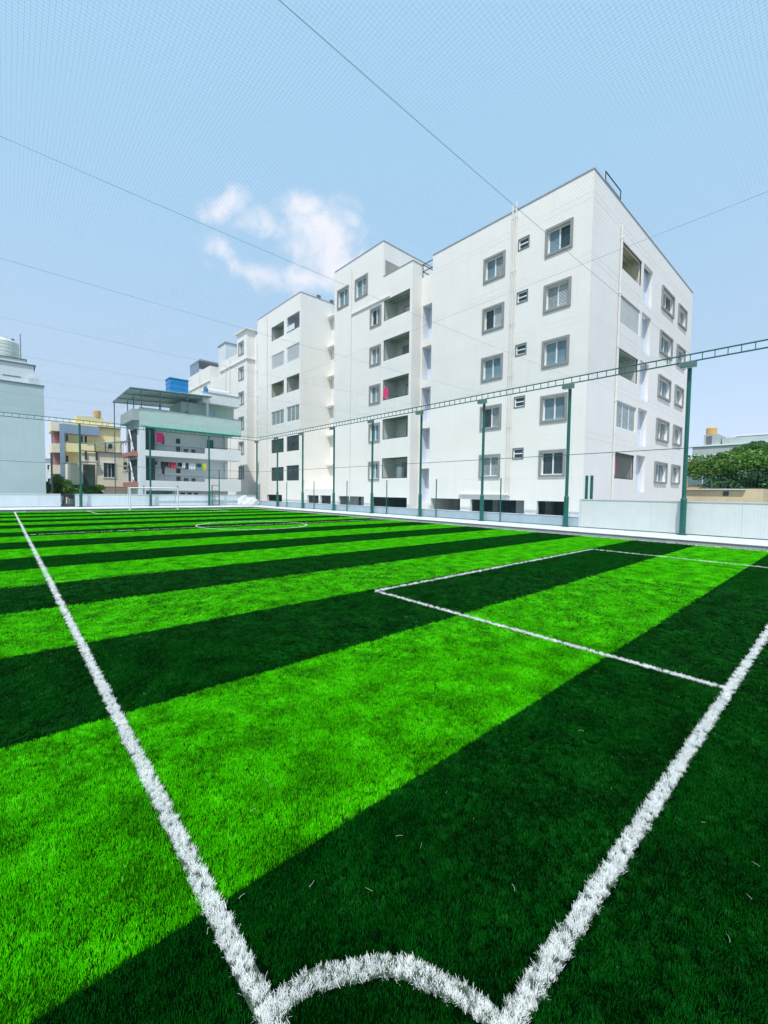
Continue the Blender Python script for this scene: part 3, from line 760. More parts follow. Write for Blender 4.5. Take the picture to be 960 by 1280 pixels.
def vent(F, parent, u0, u1, z0, z1, holes):
    holes.append((u0+.05, u1-.05, z0+.05, z1-.05))
    b = mb(); F.box(b, u0, u1, -.03, 0, z0, z0+.05); F.box(b, u0, u1, -.03, 0, z1-.05, z1); F.box(b, u0, u0+.05, -.03, 0, z0+.05, z1-.05); F.box(b, u1-.05, u1, -.03, 0, z0+.05, z1-.05)
    v = b.build('vent', M['steel'], parent)
    f = mb(); a, c, e, g_ = u0+.05, u1-.05, z0+.05, z1-.05; t = .05
    F.box(f, a, c, .04, .08, e, e+t); F.box(f, a, c, .04, .08, g_-t, g_); F.box(f, a, a+t, .04, .08, e+t, g_-t); F.box(f, c-t, c, .04, .08, e+t, g_-t)
    zm = (e+g_)/2; F.box(f, a+t, c-t, .03, .08, zm-.03, zm+.03); f.build('frame', M['frame'], v)
    p = mb(); F.box(p, a+t, c-t, .07, .075, e+t, g_-t); p.build('pane', M['glass_d'], v)
def balcony(F, parent, u0, u1, z0, z1, holes, kind='open', depth=1.3, m='room', rail=True):
    """an opening with a room-deep recess behind it"""
    holes.append((u0, u1, z0, z1))
    zf, zc = z0-.85, z1+.35; a, c = u0-.05, u1+.05
    b = mb(); D = depth
    F.box(b, a, c, D, D+.1, zf, zc); F.box(b, a-.1, a, .2, D+.1, zf, zc); F.box(b, c, c+.1, .2, D+.1, zf, zc); F.box(b, a, c, .2, D, zf-.05, zf); F.box(b, a, c, .2, D, zc, zc+.05)
    bal = b.build('balcony', M[m], parent)
    if kind == 'open':
        um = u0+(u1-u0)*wr.uniform(.35, .65)
        q = mb(); F.box(q, um-.42, um-.36, D-.04, D-.003, zf, zf+2.15); F.box(q, um+.36, um+.42, D-.04, D-.003, zf, zf+2.15); F.box(q, um-.36, um+.36, D-.04, D-.003, zf+2.09, zf+2.15); q.build('door_frame', M['steel'], bal)
        q = mb(); F.box(q, um-.35, um+.35, D-.03, D-.004, zf, zf+2.08); q.build('door', M[wr.choice(['room', 'lav', 'glass_c'])], bal)
        q = mb(); uu = u0+.25 if um > (u0+u1)/2 else u1-.6; F.box(q, uu, uu+.35, D-.45, D-.1, zf, zf+wr.uniform(.9, 1.4)); q.build('cupboard', M[wr.choice(['steel', 'offw', 'dark'])], bal)
        q = mb(); F.box(q, u0+.1, u1-.1, .5, .53, z1-.05+.02, z1-.02+.02); F.box(q, u0+.1, u1-.1, .8, .83, z1-.05+.02, z1-.02+.02); q.build('drying_rod', M['steel'], bal)
    if kind in ('open', 'bars') and rail:
        q = mb(); F.box(q, u0, u1, .05, .10, z0+.002, z0+.06); F.box(q, u0, u0+.03, .05, .10, z0+.06, z1-.03); F.box(q, u1-.03, u1, .05, .10, z0+.06, z1-.03); F.box(q, u0, u1, .05, .10, z1-.032, z1-.002)
        q.build('rail', M['darksteel'], bal)
    if kind == 'bars':
        q = mb(); uu = u0+.1
        while uu < u1-.05: F.box(q, uu, uu+.014, .07, .085, z0+.06, z1-.03); uu += .115
        q.build('grille', M['steel'], bal)
    if kind == 'louvre':
        q = mb(); z = z0+.03
        while z < z1-.05: F.box(q, u0+.02, u1-.02, .06, .10, z, z+.055); z += .098
        q.build('louvre', M['offw'], bal)
        q = mb(); F.box(q, u0, u0+.03, .05, .12, z0, z1); F.box(q, u1-.03, u1, .05, .12, z0, z1); q.build('frame', M['frame'], bal)
    if kind in ('glass', 'dark'):
        n = 3 if kind == 'glass' else 2
        for i in range(n):
            a1, c1 = u0+(u1-u0)*i/n, u0+(u1-u0)*(i+1)/n
            q = mb(); F.box(q, a1+.04, c1-.04, .09, .095, z0+.05, z1-.05); q.build('pane', M['glass_c' if kind == 'glass' else 'glass_d'], bal)
            q = mb(); F.box(q, a1, a1+.04, .07, .12, z0, z1); F.box(q, c1-.04, c1, .07, .12, z0, z1); F.box(q, a1+.04, c1-.04, .07, .12, z0, z0+.05); F.box(q, a1+.04, c1-.04, .07, .12, z1-.05, z1); q.build('frame', M['darksteel' if kind == 'dark' else 'frame'], bal)
    return bal
def drain(F, parent, u, z0, z1, r=.05, d=-.08):
    b = mb(); b.tube(F.P(u, d, z0), F.P(u, d, z1), r, 10)
    z = z0+1
    while z < z1: b.tube(F.P(u, d, z), F.P(u, d, z+.09), r*1.35, 10); F.box(b, u-.02, u+.02, d, 0, z+.02, z+.06); z += 2.97
    b.build('drain_pipe', M['pipe'], parent)
def bands(F, parent, u0, u1, zs, cuts=()):
    for z in zs:
        b = mb(); F.box(b, u0, u1, -.004, 0, z, z+.03); b.build('slab_band', M['white'], parent)
FXW = 22.2
def parking(F, parent, wallm, holes, ops, depth=7):
    for (a, c) in ops: holes.append((a, c, .12, 1.24))

def shell(parent, x0, x1, y0, y1, z0, z1, m, front=None, side=None, coping=True, cop_m='band'):
    """back walls and roof of a block; the two faces in view are built with openings"""
    b = mb(); b.box(x1-.2, x1, y0+.2, y1, z0, z1-1.0+.0); b.box(x0+.2, x1-.2, y1-.2, y1, z0, z1-1.0); b.build('rear_wall', m, parent)
    mb().box(x0+.2, x1-.002, y0+.2, y1-.002, z1-.99, z1-.85).build('roof_slab', M['concrete'], parent)
    b = mb(); b.box(x1-.15, x1, y0+.2, y1, z1-.85, z1); b.box(x0+.2, x1-.15, y1-.15, y1, z1-.85, z1); b.build('parapet', m, parent)
    if coping:
        c = mb(); c.box(x0-.03, x0+.23, y0-.03, y1, z1+.002, z1+.062); c.box(x0+.23, x1, y0-.03, y0+.23, z1+.002, z1+.062); c.build('coping', M[cop_m], parent)

# ---- block A (nearest)
A = empty('apartment_building', (26, 14, 0), 'nearest white apartment block with two faces in view and a sharp roof corner', 'apartment block', 'white apartment blocks along the pitch')
AY0, AY1, AX1, AZ = 9.38, 20.0, 41.3, 17.80
Fa = Face('x', FXW); Fs = Face('y', AY0); h = []
for k in range(5):
    zb = 2.57+2.968*k
    st2 = ['bb', 'bb', 'bb', 'lc', 'bd'][k] if False else ['dd', 'bb', 'bb', 'lc', 'db'][k]
    window(Fa, A, 10.34, 11.85, zb, zb+1.47, st2, holes=h)
    window(Fa, A, 14.31, 15.82, zb-.01, zb+1.44, ['cc', 'cd', 'bb', 'ld', 'cb'][k], holes=h)
    vent(Fa, A, 12.80, 13.50, 3.63+2.955*k, 4.28+2.955*k, h)
for a, c in ((10.3, 11.9), (12.67, 16.43), (17.24, 20.0-.2)): h.append((a, c, .12, 1.25))
wall_holes(Fa, AY0, AY1, -.05, AZ, h).build('wall', M['white'], A)
Fs.p = AY0
h = []
kinds = ['bars', 'bars', 'dark', 'louvre', 'open']
for k in range(5):
    zb = 2.60+2.962*k
    balcony(Fs, A, 26.32, 29.52, zb, zb+1.52, h, ['bars', 'glass', 'open', 'louvre', 'open'][k], m=['room', 'room', 'room', 'room', 'room_y'][k], rail=True)
    h.append((29.86, 31.58, 1.85+2.962*k, 4.2+2.962*k))
    b = mb(); Fs.box(b, 29.9-.04, 31.58+.1, .38, .46, 1.6+2.962*k, 4.5+2.962*k); Fs.box(b, 29.72, 29.859, .2, .46, 1.6+2.962*k, 4.5+2.962*k)
    Fs.box(b, 31.581, 31.7, .2, .46, 1.6+2.962*k, 4.5+2.962*k); b.build('shaft_recess', M['lav'], A)
    window(Fs, A, 33.45, 36.25, zb-.08, zb+1.42, ['bb', 'cb', 'bb', 'db', 'bd'][k], holes=h, prot=.10)
    window(Fs, A, 37.45, 39.65, zb-.05, zb+1.42, ['cb', 'bb', 'bc', 'bb', 'cb'][k], holes=h, prot=.10)
wall_holes(Fs, FXW+.2, AX1, -.05, AZ, h).build('wall', M['white2'], A)
shell(A, FXW, AX1, AY0, AY1, -.05, AZ, M['white'])
bands(Fa, A, AY0, AY1, [1.62+2.968*k for k in range(1, 6)]+[1.62+2.968*k+.30 for k in range(1, 6)])
bands(Fs, A, FXW, AX1, [1.62+2.968*k for k in range(1, 6)]+[1.62+2.968*k+.30 for k in range(1, 6)])
drain(Fa, A, 13.85, 1.5, 18.2); drain(Fa, A, 13.62, 1.5, 18.25)
drain(Fs, A, 25.9, 0, 16.6, .06)
b = mb(); Fa.box(b, 13.7, 17.3, -.14, 0, 1.55, 1.62); b.build('ledge', M['white'], A)
for k in range(2): pass
# inner dark parking level
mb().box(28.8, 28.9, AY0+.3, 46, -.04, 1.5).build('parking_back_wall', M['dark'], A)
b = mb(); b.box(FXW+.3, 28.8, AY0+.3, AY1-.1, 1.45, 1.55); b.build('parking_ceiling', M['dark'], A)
for yy in (12.2, 15.9, 19.2): mb().box(24.5, 24.9, yy, yy+.4, -.04, 1.44).build('parking_column', M['concrete'], A)
mb().box(23.4, 23.5, 12.72, 13.9, -.04, 1.3).build('parking_screen', M['haze_grey'], A)
mb().box(23.6, 23.7, 10.35, 11.0, -.04, 1.3).build('parking_screen', M['haze_grey'], A)
# roof ladder frame
o = empty('roof_frame', (24.9, 9.5, AZ), 'dark rectangular pipe frame standing on the roof edge of the nearest block', 'frame')
mb().tube((23.85, AY0+.1, AZ+.06), (23.85, AY0+.1, 18.55), .03, 8).build('upright', M['darksteel'], o)
mb().tube((25.95, AY0+.1, AZ+.06), (25.95, AY0+.1, 18.55), .03, 8).build('upright', M['darksteel'], o)
mb().tube((23.82, AY0+.1, 18.55), (25.98, AY0+.1, 18.55), .03, 8).build('top_rail', M['darksteel'], o)
mb().tube((23.85, AY0+.1, 18.1), (25.95, AY0+.1, 18.1), .02, 8).build('middle_rail', M['darksteel'], o)

# ---- block B
B = empty('apartment_building', (26, 27, 0), 'second white block with dark balcony openings and a taller left part', 'apartment block', 'white apartment blocks along the pitch')
BY0, BY1, BPY = 21.9, 31.55, 25.1
BZ, BZP = 18.2, 20.9
h = []
for k in range(5):
    zb = 2.58+3.03*k
    window(Fa, B, 25.25, 26.6, zb, zb+1.5, ['bc', 'bb', 'cb', 'bc', 'bd'][k], holes=h)
    balcony(Fa, B, 22.16, 24.98, 2.70+3.025*k, 4.27+3.025*k, h, 'open', depth=1.5)
window(Fa, B, 26.95, 28.6, 17.52, 19.2, 'cb', holes=h); window(Fa, B, 29.47, 31.1, 17.52, 19.15, 'bb', holes=h)
for a, c in ((BY0+.25, 26.15), (27.15, 30.72)): h.append((a, c, .12, 1.24))
# lower part of the front is cut at the step of the roof
h2 = [q for q in h]
wall_holes(Fa, BY0, BY1, -.05, BZ, [q for q in h2 if q[3] < BZ]+[(max(BPY, q[0]), q[1], q[2], BZ) for q in h2 if q[3] > BZ], skipz=BZ).build('wall', M['white'], B)
wall_holes(Fa, BPY, BY1, BZ, BZP, [(q[0], q[1], BZ, q[3]) for q in h2 if q[3] > BZ], skipz=BZ).build('wall', M['white'], B)
mb().box(FXW+.2, 23.18, BY0, BY0+.2, -.05, BZ).build('side_wall', M['white'], B)
mb().box(FXW+.2, 34, BPY+1.15, BPY+1.35, BZ-.5, BZP-1.3).build('penthouse_side_wall', M['white'], B)
mb().box(FXW+.2, 34, BPY, BPY+.2, BZP-1.32, BZP).build('penthouse_fascia', M['white'], B)
mb().box(FXW+.2, 33.9, BPY+.2, BPY+1.15, BZP-1.32, BZP-1.22).build('penthouse_soffit', M['white'], B)
mb().box(FXW+.2, 34, BPY+1.35, BY1, BZP-.98, BZP-.85).build('roof_slab', M['concrete'], B)
mb().box(FXW+.2, 34, BY1-.2, BY1, -.05, BZP-1).build('rear_wall', M['white'], B)
mb().box(23.38, 34, BY0+.2, BPY+1.15, BZ-1.0, BZ-.9).build('roof_slab', M['concrete'], B)
c = mb(); c.box(FXW-.03, FXW+.23, BPY-.03, BY1, BZP+.002, BZP+.06); c.box(FXW+.23, 34, BPY-.03, BPY+.23, BZP+.002, BZP+.06)
c.box(FXW-.03, FXW+.23, BY0-.03, BPY-.032, BZ+.002, BZ+.06); c.box(FXW+.23, 23.2, BY0-.03, BY0+.23, BZ+.002, BZ+.06); c.build('coping', M['band'], B)
b = mb(); Fa.box(b, 24.3, 29.0, -.10, 0, 16.48, 16.58); b.build('ledge', M['white'], B)
drain(Fa, B, 29.05, .8, 20.3, .035, -.05)
bands(Fa, B, BY0, BY1, [1.62+3.03*k for k in range(1, 5)]+[1.95+3.03*k for k in range(1, 5)])
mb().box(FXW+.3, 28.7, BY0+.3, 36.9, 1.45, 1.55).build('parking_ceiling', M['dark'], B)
mb().box(23.3, 23.4, 27.2, 28.9, -.04, 1.3).build('parking_screen', M['haze_grey'], B)
mb().box(23.1, 23.2, 29.0, 30.7, -.04, 1.3).build('parking_screen', M['concrete'], B)
mb().box(24.6, 25.0, 24.0, 24.4, -.04, 1.44).build('parking_column', M['concrete'], B)
# recessed strip between B and A, one opening per floor
Fr = Face('x', 23.18); h = []
for k in range(5): h.append((20.0, 21.78, 2.62+.0+2.99*k-2.0+2.6-.35, 5.35+2.99*k-.0-1.05+.0))
h = [(20.0, 21.70, 1.78+2.92*k+.1, 4.08+2.83*k+.12) for k in range(5)]
h = [(20.02, 21.75, 1.15+2.94*k, 3.55+2.96*k) for k in range(0)]
h = [(20.02, 21.80, 12.75-2.96*k, 15.25-2.96*k) for k in range(5)]
wall_holes(Fr, AY1, BY0, -.05, 17.3, [q for q in h if q[2] > 0]).build('recess_wall', M['white'], B)
for (a, c, e, g_) in h:
    b = mb(); Fr.box(b, a-.02, c+.3, .7, .8, e-.3, g_+.3); Fr.box(b, c+.001, c+.3, .2, .7, e-.3, g_+.3); Fr.box(b, a-.02, c+.3, .2, .7, g_+.001, g_+.15); Fr.box(b, a-.02, c+.3, .2, .7, e-.15, e-.001); b.build('shaft_recess', M['lav'], B)
mb().box(23.38, 34, AY1+.01, BY0+.1, 17.1, 17.29).build('recess_roof', M['concrete'], B)
o = empty('roof_pipes', (23.3, 21, 17.3), 'dark pipe frame on the roof between the two nearest blocks', 'pipe frame')
for z in (17.75, 18.25):
    mb().tube((23.2, 21.85, z), (23.2, 20.05, z), .035, 6).tube((23.2, 21.85, z), (24.9, 21.85, z-.0), .035, 6).build('pipe', M['darksteel'], o)
mb().tube((23.2, 21.85, 17.3), (23.2, 21.85, 18.25), .035, 6).tube((24.9, 21.85, 17.3), (24.9, 21.85, 18.25), .035, 6).build('upright', M['darksteel'], o)

# ---- gap wall between B and C
mb().box(25.9, 26.1, BY1, 37.3, -.05, 20).build('gap_wall', M['white'], B)
for k in range(6): mb().box(25.35, 25.9, 36.2, 37.25, 4.4+3.03*k, 4.5+3.03*k).build('chajja', M['white'], B)
h = [(31.9, 33.66, .12, 1.26), (33.9, 35.92, .12, 1.24)]
wall_holes(Fa, BY1+.01, 37.28, -.05, 1.75, h).build('podium_wall', M['white'], B)
mb().box(FXW, 25.9, BY1+.01, 37.28, 1.752, 1.85).build('podium_slab', M['white'], B)
mb().box(23.1, 23.2, 31.95, 33.0, -.04, 1.3).build('parking_screen', M['haze_grey'], B)

# ---- block C
Cc = empty('apartment_building', (26, 42, 0), 'third white block with paired square balcony openings and a blank side', 'apartment block', 'white apartment blocks along the pitch')
CY0, CY1, CZ = 37.3, 46.8, 21.15
h = []
kC = [('dark', 'dark'), ('dark', 'dark'), ('glass', 'glass'), ('open', 'open'), ('louvre', 'louvre'), ('bars', 'open')]
for k in range(6):
    zb = 2.70+3.035*k
    balcony(Fa, Cc, 37.5, 40.02, zb, zb+1.56, h, kC[k][0], m='lav' if k == 5 else 'room', rail=k < 5)
    balcony(Fa, Cc, 40.62, 43.39, zb+.0, zb+1.48, h, kC[k][1], m='room_y' if k == 3 else 'room')
h.append((40.95, 44.35, .12, 1.2))
wall_holes(Fa, CY0, CY1, -.05, CZ, h).build('wall', M['white'], Cc)
mb().box(FXW+.2, 36, CY0, CY0+.2, -.05, CZ).build('side_wall', M['white'], Cc)
shell(Cc, FXW, 36, CY0, CY1, -.05, CZ, M['white'])
drain(Fa, Cc, 44.3, .8, 20.9, .035, -.05); drain(Face('y', CY0), Cc, 22.5, .8, 3.0, .05)
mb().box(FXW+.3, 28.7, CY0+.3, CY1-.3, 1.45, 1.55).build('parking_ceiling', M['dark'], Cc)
for yy, ll in ((37.55, 'right'), ):
    pass
for i, (x_, lb) in enumerate(((24.2, 'small dark vent stub on the roof edge of the third block, left one'), (25.8, 'small dark vent stub on the roof edge of the third block, beside the second block'))):
    tag(mb().box(x_, x_+.35, CY0+.02, CY0+.3, CZ+.064, CZ+.40).build('roof_vent', M['steel']), lb, 'vent', 'roof vents of the third block')
# ---- block D
D = empty('apartment_building', (26, 54, 0), 'fourth white block, narrow, with a single column of windows and a raised tower', 'apartment block', 'white apartment blocks along the pitch')
DY0, DY1, DZ, DT = 49.6, 58.0, 18.7, 21.3
h = []
for k in range(6):
    zb = 18.25-3.04*k
    window(Fa, D, 50.5, 52.0, zb, zb+1.6, ['bb', 'bb', 'cb', 'db', 'bb', 'bc'][k], holes=h)
wall_holes(Fa, DY0, DY1, -.05, DZ, [q for q in h if q[3] < DZ]+[(q[0], q[1], q[2], DZ) for q in h if q[3] > DZ], skipz=DZ).build('wall', M['white'], D)
wall_holes(Fa, DY0, 52.45, DZ, DT-.4, [(q[0], q[1], DZ, q[3]) for q in h if q[3] > DZ], skipz=DZ).build('wall', M['white'], D)
mb().box(FXW+.2, 23.2, DY0, DY0+.2, -.05, DT-.4).build('side_wall', M['white'], D)
mb().box(FXW+.2, 26, DY0+.2, 52.45, DZ, DT-.4).build('tower', M['white'], D)
mb().box(FXW-.25, 26.2, DY0-.25, 52.75, DT-.398, DT-.25).build('tower_roof', M['white'], D)
mb().box(FXW-.15, FXW-.001, DY0-.15, DY1, 17.45, 17.56).box(FXW-.001, 23.2, DY0-.15, DY0-.001, 17.45, 17.56).build('ledge', M['white'], D)
mb().box(FXW+.2, 36, DY0+.2, DY1, DZ-1, DZ-.85).build('roof_slab', M['concrete'], D)
mb().box(FXW+.2, 36, DY1-.2, DY1, -.05, DZ-1).build('rear_wall', M['white'], D)
drain(Fa, D, 54.6, 3, 18.4, .05); drain(Fa, D, 56.0, 3, 18.0, .05)
Fr2 = Face('x', 23.2); h = [(46.95, 49.1, 16.6-3.03*k, 19.2-3.03*k) for k in range(6)]
wall_holes(Fr2, CY1+.02, DY0, -.05, 20.4, [q for q in h if q[2] > 0]).build('recess_wall', M['white'], D)
for (a, c, e, g_) in h:
    b = mb(); Fr2.box(b, a-.1, c+.3, 1.3, 1.4, e-.3, g_+.3); Fr2.box(b, c+.001, c+.2, .2, 1.3, e-.3, g_+.3); b.build('shaft_recess', M['lav'], D)
mb().box(24.6, 36, CY1+.05, DY0+.1, 20.0, 20.2).build('recess_roof', M['concrete'], D)
rm = tag(mb().box(22.9, 27.5, 57.9, 60.5, 17, 21.55).build('stair_tower', M['bgrey']), 'pale grey windowless stair tower rising behind the fourth block', 'tower')
mb().box(22.8, 27.6, 57.8, 60.6, 21.552, 21.68).build('roof_slab', M['band'], rm)
# ---- block E, far left of the row
Eb = empty('apartment_building', (26, 66, 0), 'farthest white block with a grey roof shelter, behind the green-canopied house', 'apartment block', 'white apartment blocks along the pitch')
h = []
Fe = Face('x', 22.2)
for k in range(5):
    window(Fe, Eb, 63.0, 64.3, 15.0-3*k, 16.6-3*k, holes=h)
wall_holes(Fe, 61.9, 71, -.05, 19.2, h).build('wall', M['white'], Eb)
mb().box(22.4, 36, 61.9, 62.1, -.05, 19.2).build('side_wall', M['white'], Eb)
mb().box(22.4, 36, 58.0, 61.9, -.05, 17.1).build('link_wall', M['white'], Eb)
mb().box(22.4, 36, 62.1, 71, 18.2, 18.4).build('roof_slab', M['concrete'], Eb)
mb().box(22.05, 22.199, 61.8, 71, 17.0, 17.12).build('ledge', M['white'], Eb)
b = mb(); b.box(22.3, 27, 66.2, 70.8, 20.9, 21.1); b.build('shelter_roof', M['band'], Eb)
mb().box(22.35, 22.45, 67.0, 70.8, 19.2, 20.9).build('shelter_screen', M['slate'], Eb)
drain(Fe, Eb, 65.8, 4, 18.9, .05)
window(Face('y', 61.9), Eb, 24.2, 25.3, 14.8, 16.4, holes=[])

# laundry and things on the balconies
def cloth(c, w_, h_, m, label, axis='x', group=None, seed=0):
    n = 8; V, Fc = [], []; rn = random.Random(seed); ph = rn.uniform(0, 6)
    for j in range(6):
        for i in range(n+1):
            u = (i/n-.5)*w_; d = .035*math.sin(i*1.9+ph+j*.25)*(.3+j/6); z = -h_*j/5-(.03*math.sin(i*1.3+ph) if j == 5 else 0)
            V.append((c[0]+d, c[1]+u, c[2]+z) if axis == 'x' else (c[0]+u, c[1]+d, c[2]+z))
    k = len(V)
    for v in list(V): V.append((v[0]+.012, v[1], v[2]) if axis == 'x' else (v[0], v[1]+.012, v[2]))
    for o_ in (0, k):
        for j in range(5):
            for i in range(n): a = o_+j*(n+1)+i; Fc.append((a, a+1, a+n+2, a+n+1))
    b_ = MB(); b_.v, b_.f = V, Fc; o = b_.build('laundry', M[m]); return tag(o, label, 'laundry', group)
cloth((22.15, 24.6, 9.65), .5, .72, 'pink', 'pink cloth hanging over the balcony edge of the second block', seed=1)
cloth((27.3, 9.34+.25, 4.05), .5, 1.2, 'red', 'red and pink clothes hanging in the lowest side balcony of the nearest block', 'y', seed=2)
cloth((26.75, 9.34+.25, 3.9), .4, 1.15, 'wcloth', 'white cloth beside the red clothes in the lowest side balcony', 'y', seed=3)
cloth((22.15, 39.2, 18.5), 1.5, .55, 'wcloth', 'white laundry at the top balcony of the third block', seed=4)
tag(mb().box(22.75, 23.0, 41.6, 42.4, 11.05-.7, 12.6-.35).build('cabinet', M['room_y']), 'orange-cream cabinet inside a middle balcony of the third block', 'cabinet')
tag(mb().box(22.9, 23.2, 23.5, 24.0, 2.3, 3.6).build('water_heater', M['wcloth'], bevel=.03), 'white box inside the lowest balcony of the second block', 'box')

# ------------------------------------------------------------------ house with balconies and canopy behind the far wall
H = empty('balcony_house', (14, 46, 0), 'grey-green three-storey house with long balconies behind the far goal', 'house')
HX0, HX1, HY = 9.5, 19.0, 44.0
mb().box(HX0+.3, HX1-.9, HY+1.3, 49.6, -.05, 7.6).build('wall', M['bgrey'], H)
mb().box(HX0, HX0+.42, HY, HY+.9, -.05, 7.45).build('corner_column', M['bgrey'], H)
mb().box(HX0, HX0+.3, HY+.9, 49.6, -.05, 7.45).build('side_wall', M['bgrey'], H)
def band(z0, z1, m, nm='balcony_parapet', x1=HX1):
    mb().box(HX0+.42, x1, HY, HY+.12, z0, z1).build(nm, M[m], H)
    mb().box(x1-.12, x1, HY+.12, HY+1.6, z0, z1).build(nm, M[m], H)
mb().box(HX0, HX1, HY-.05, HY+.12, 7.46, 9.02).build('roof_parapet', M['mint'], H)
mb().box(HX0, HX0+.12, HY+.12, 49.6, 7.46, 9.02).build('roof_parapet', M['mint'], H)
mb().box(HX1-.12, HX1, HY+.12, 49.6, 7.46, 9.02).build('roof_parapet', M['mint'], H)
mb().box(HX0-.03, HX1+.03, HY-.08, HY+.15, 9.022, 9.08).build('coping', M['band'], H)
mb().box(HX0+.12, HX1-.12, HY+.12, 49.6, 7.46, 7.6).build('roof_slab', M['mint'], H)
for zf, zl, zr in ((4.72, 5.30, 5.80), (1.78, 2.48, 2.72)):
    mb().box(HX0+.42, 15.3, HY, HY+.12, zf, zl-.05).build('balcony_parapet', M['offw'], H)
    mb().box(15.3, HX1, HY, HY+.12, zf, zr+.02).build('balcony_parapet', M['offw'], H)
    mb().box(HX1-.12, HX1, HY+.12, HY+1.7, zf, zr+.02).build('balcony_parapet', M['offw'], H)
    mb().box(HX0+.42, HX1-.13, HY+.12, HY+1.3, zf, zf+.15).build('balcony_slab', M['offw'], H)
    r_ = mb(); r_.tube((HX0+1.3, HY+.06, zl+.48), (15.2, HY+.06, zl+.48), .022, 6).build('handrail', M['steel'], H)
    mb().tube((HX0+1.3, HY+.06, zl+.02), (15.2, HY+.06, zl+.02), .018, 6).build('lower_rail', M['steel'], H)
    for i in range(4): mb().tube((HX0+2.0+i*1.55, HY+.06, zl-.06), (HX0+2.0+i*1.55, HY+.06, zl+.48), .022, 6).build('rail_post', M['steel'], H)
    x_ = HX0+1.35; bb = mb()
    while x_ < 15.2: bb.box(x_, x_+.012, HY+.05, HY+.07, zl+.02, zl+.47); x_ += .11
    bb.build('balusters', M['steel'], H)
    mb().tube((15.3, HY+.06, zr+.14), (HX1, HY+.06, zr+.14), .022, 6).build('handrail', M['darksteel'], H)
    # back wall openings
    mb().box(HX0+.5, HX0+1.32, HY+.5, HY+.56, zf+.15, zf+2.75).build('dark_shutter', M['dark'], H)
    for (xa, xb, za, zb) in ((11.6, 11.85, 1.3, 2.1), (12.9, 13.3, 1.45, 1.95), (12.9, 13.3, .55, 1.15), (13.6, 14.05, .6, 1.0), (14.35, 14.75, .6, 1.0)):
        f_ = mb().box(xa-.05, xb+.05, HY+1.26, HY+1.298, zf+za-.05, zf+zb+.05).build('window', M['frame'], H)
        mb().box(xa, xb, HY+1.24, HY+1.258, zf+za, zf+zb).build('pane', M['glass_d'], f_)
    if zf > 4: mb().box(15.95, 16.55, HY+1.22, HY+1.298, zf+.15, zf+2.1).build('door', M['green'], H)
    mb().box(17.7, 17.95, HY+1.28-.25, HY+1.295, zf+.2, zf+2.7).build('pilaster', M['offw'], H)
mb().box(HX0+.5, HX1, HY-.08, HY-.052, 7.25, 7.44).build('green_awning', M['greenlight'], H)
bb = mb(); bb.quad((HX0+.5, HY-.45, 7.34), (HX1-.3, HY-.45, 7.34), (HX1-.3, HY-.05, 7.46), (HX0+.5, HY-.05, 7.46)); bb.quad((HX0+.5, HY-.45, 7.31), (HX1-.3, HY-.45, 7.31), (HX1-.3, HY-.05, 7.43), (HX0+.5, HY-.05, 7.43)); bb.build('awning_sheet', M['greenlight'], H)
# ground floor opening
mb().box(HX0+.42, HX1, HY, HY+.2, 1.5, 1.78).build('lintel', M['offw'], H)
mb().box(9.95, 12.3, HY+.6, HY+.7, -.05, 1.5).build('garage_shutter', M['teal'], H)
for x_ in (13.3, 13.95, 14.6): mb().box(x_, x_+.4, HY+1.26, HY+1.298, 1.02, 1.3).build('low_window', M['glass_d'], H)
# upper room
mb().box(13.5, 18.9, HY+1.6, 49.5, 7.6, 10.45).build('terrace_room', M['mint'], H)
mb().box(15.2, 19.0, HY+.3, 49.6, 10.42, 11.45).build('room_parapet', M['offw'], H)
mb().box(15.15, 19.05, HY+.25, HY+.45, 11.452, 11.51).build('coping', M['band'], H)
mb().box(15.6, 15.85, HY+.5, HY+.75, 7.6, 10.42).build('column', M['offw'], H)
mb().box(16.1, 16.95, HY+1.5, HY+1.598, 7.6, 10.0).build('door', M['canopy'], H)
mb().box(13.9, 14.2, HY+1.5, HY+1.598, 8.9, 9.5).build('window', M['glass_d'], H)
# side stair balconies (brick red)
for zz in (2.1, 4.95):
    mb().box(8.95, 9.49, 45.0, 48.8, zz-.25, zz+.15).build('stair_landing', M['brick'], H)
    for yy in (45.05, 46.9, 48.7): mb().box(8.95, 9.05, yy, yy+.12, zz+.15, zz+1.15).build('landing_post', M['wcloth'], H)
    mb().box(8.95, 9.02, 45.0, 48.8, zz+1.15, zz+1.22).build('landing_rail', M['steel'], H)
    bb = mb(); bb.tube((9.2, 45.2, zz+.2), (9.2, 47, zz+2.4), .06, 6).tube((9.2, 47, zz+2.4), (9.2, 48.6, zz+1.0), .06, 6).build('stair_flight', M['offw'], H)
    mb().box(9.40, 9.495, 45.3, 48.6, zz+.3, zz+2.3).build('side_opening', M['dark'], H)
mb().box(8.9, 9.5, 44.2, 49.3, 7.9, 8.9).build('roof_balcony', M['haze_grey'], H)
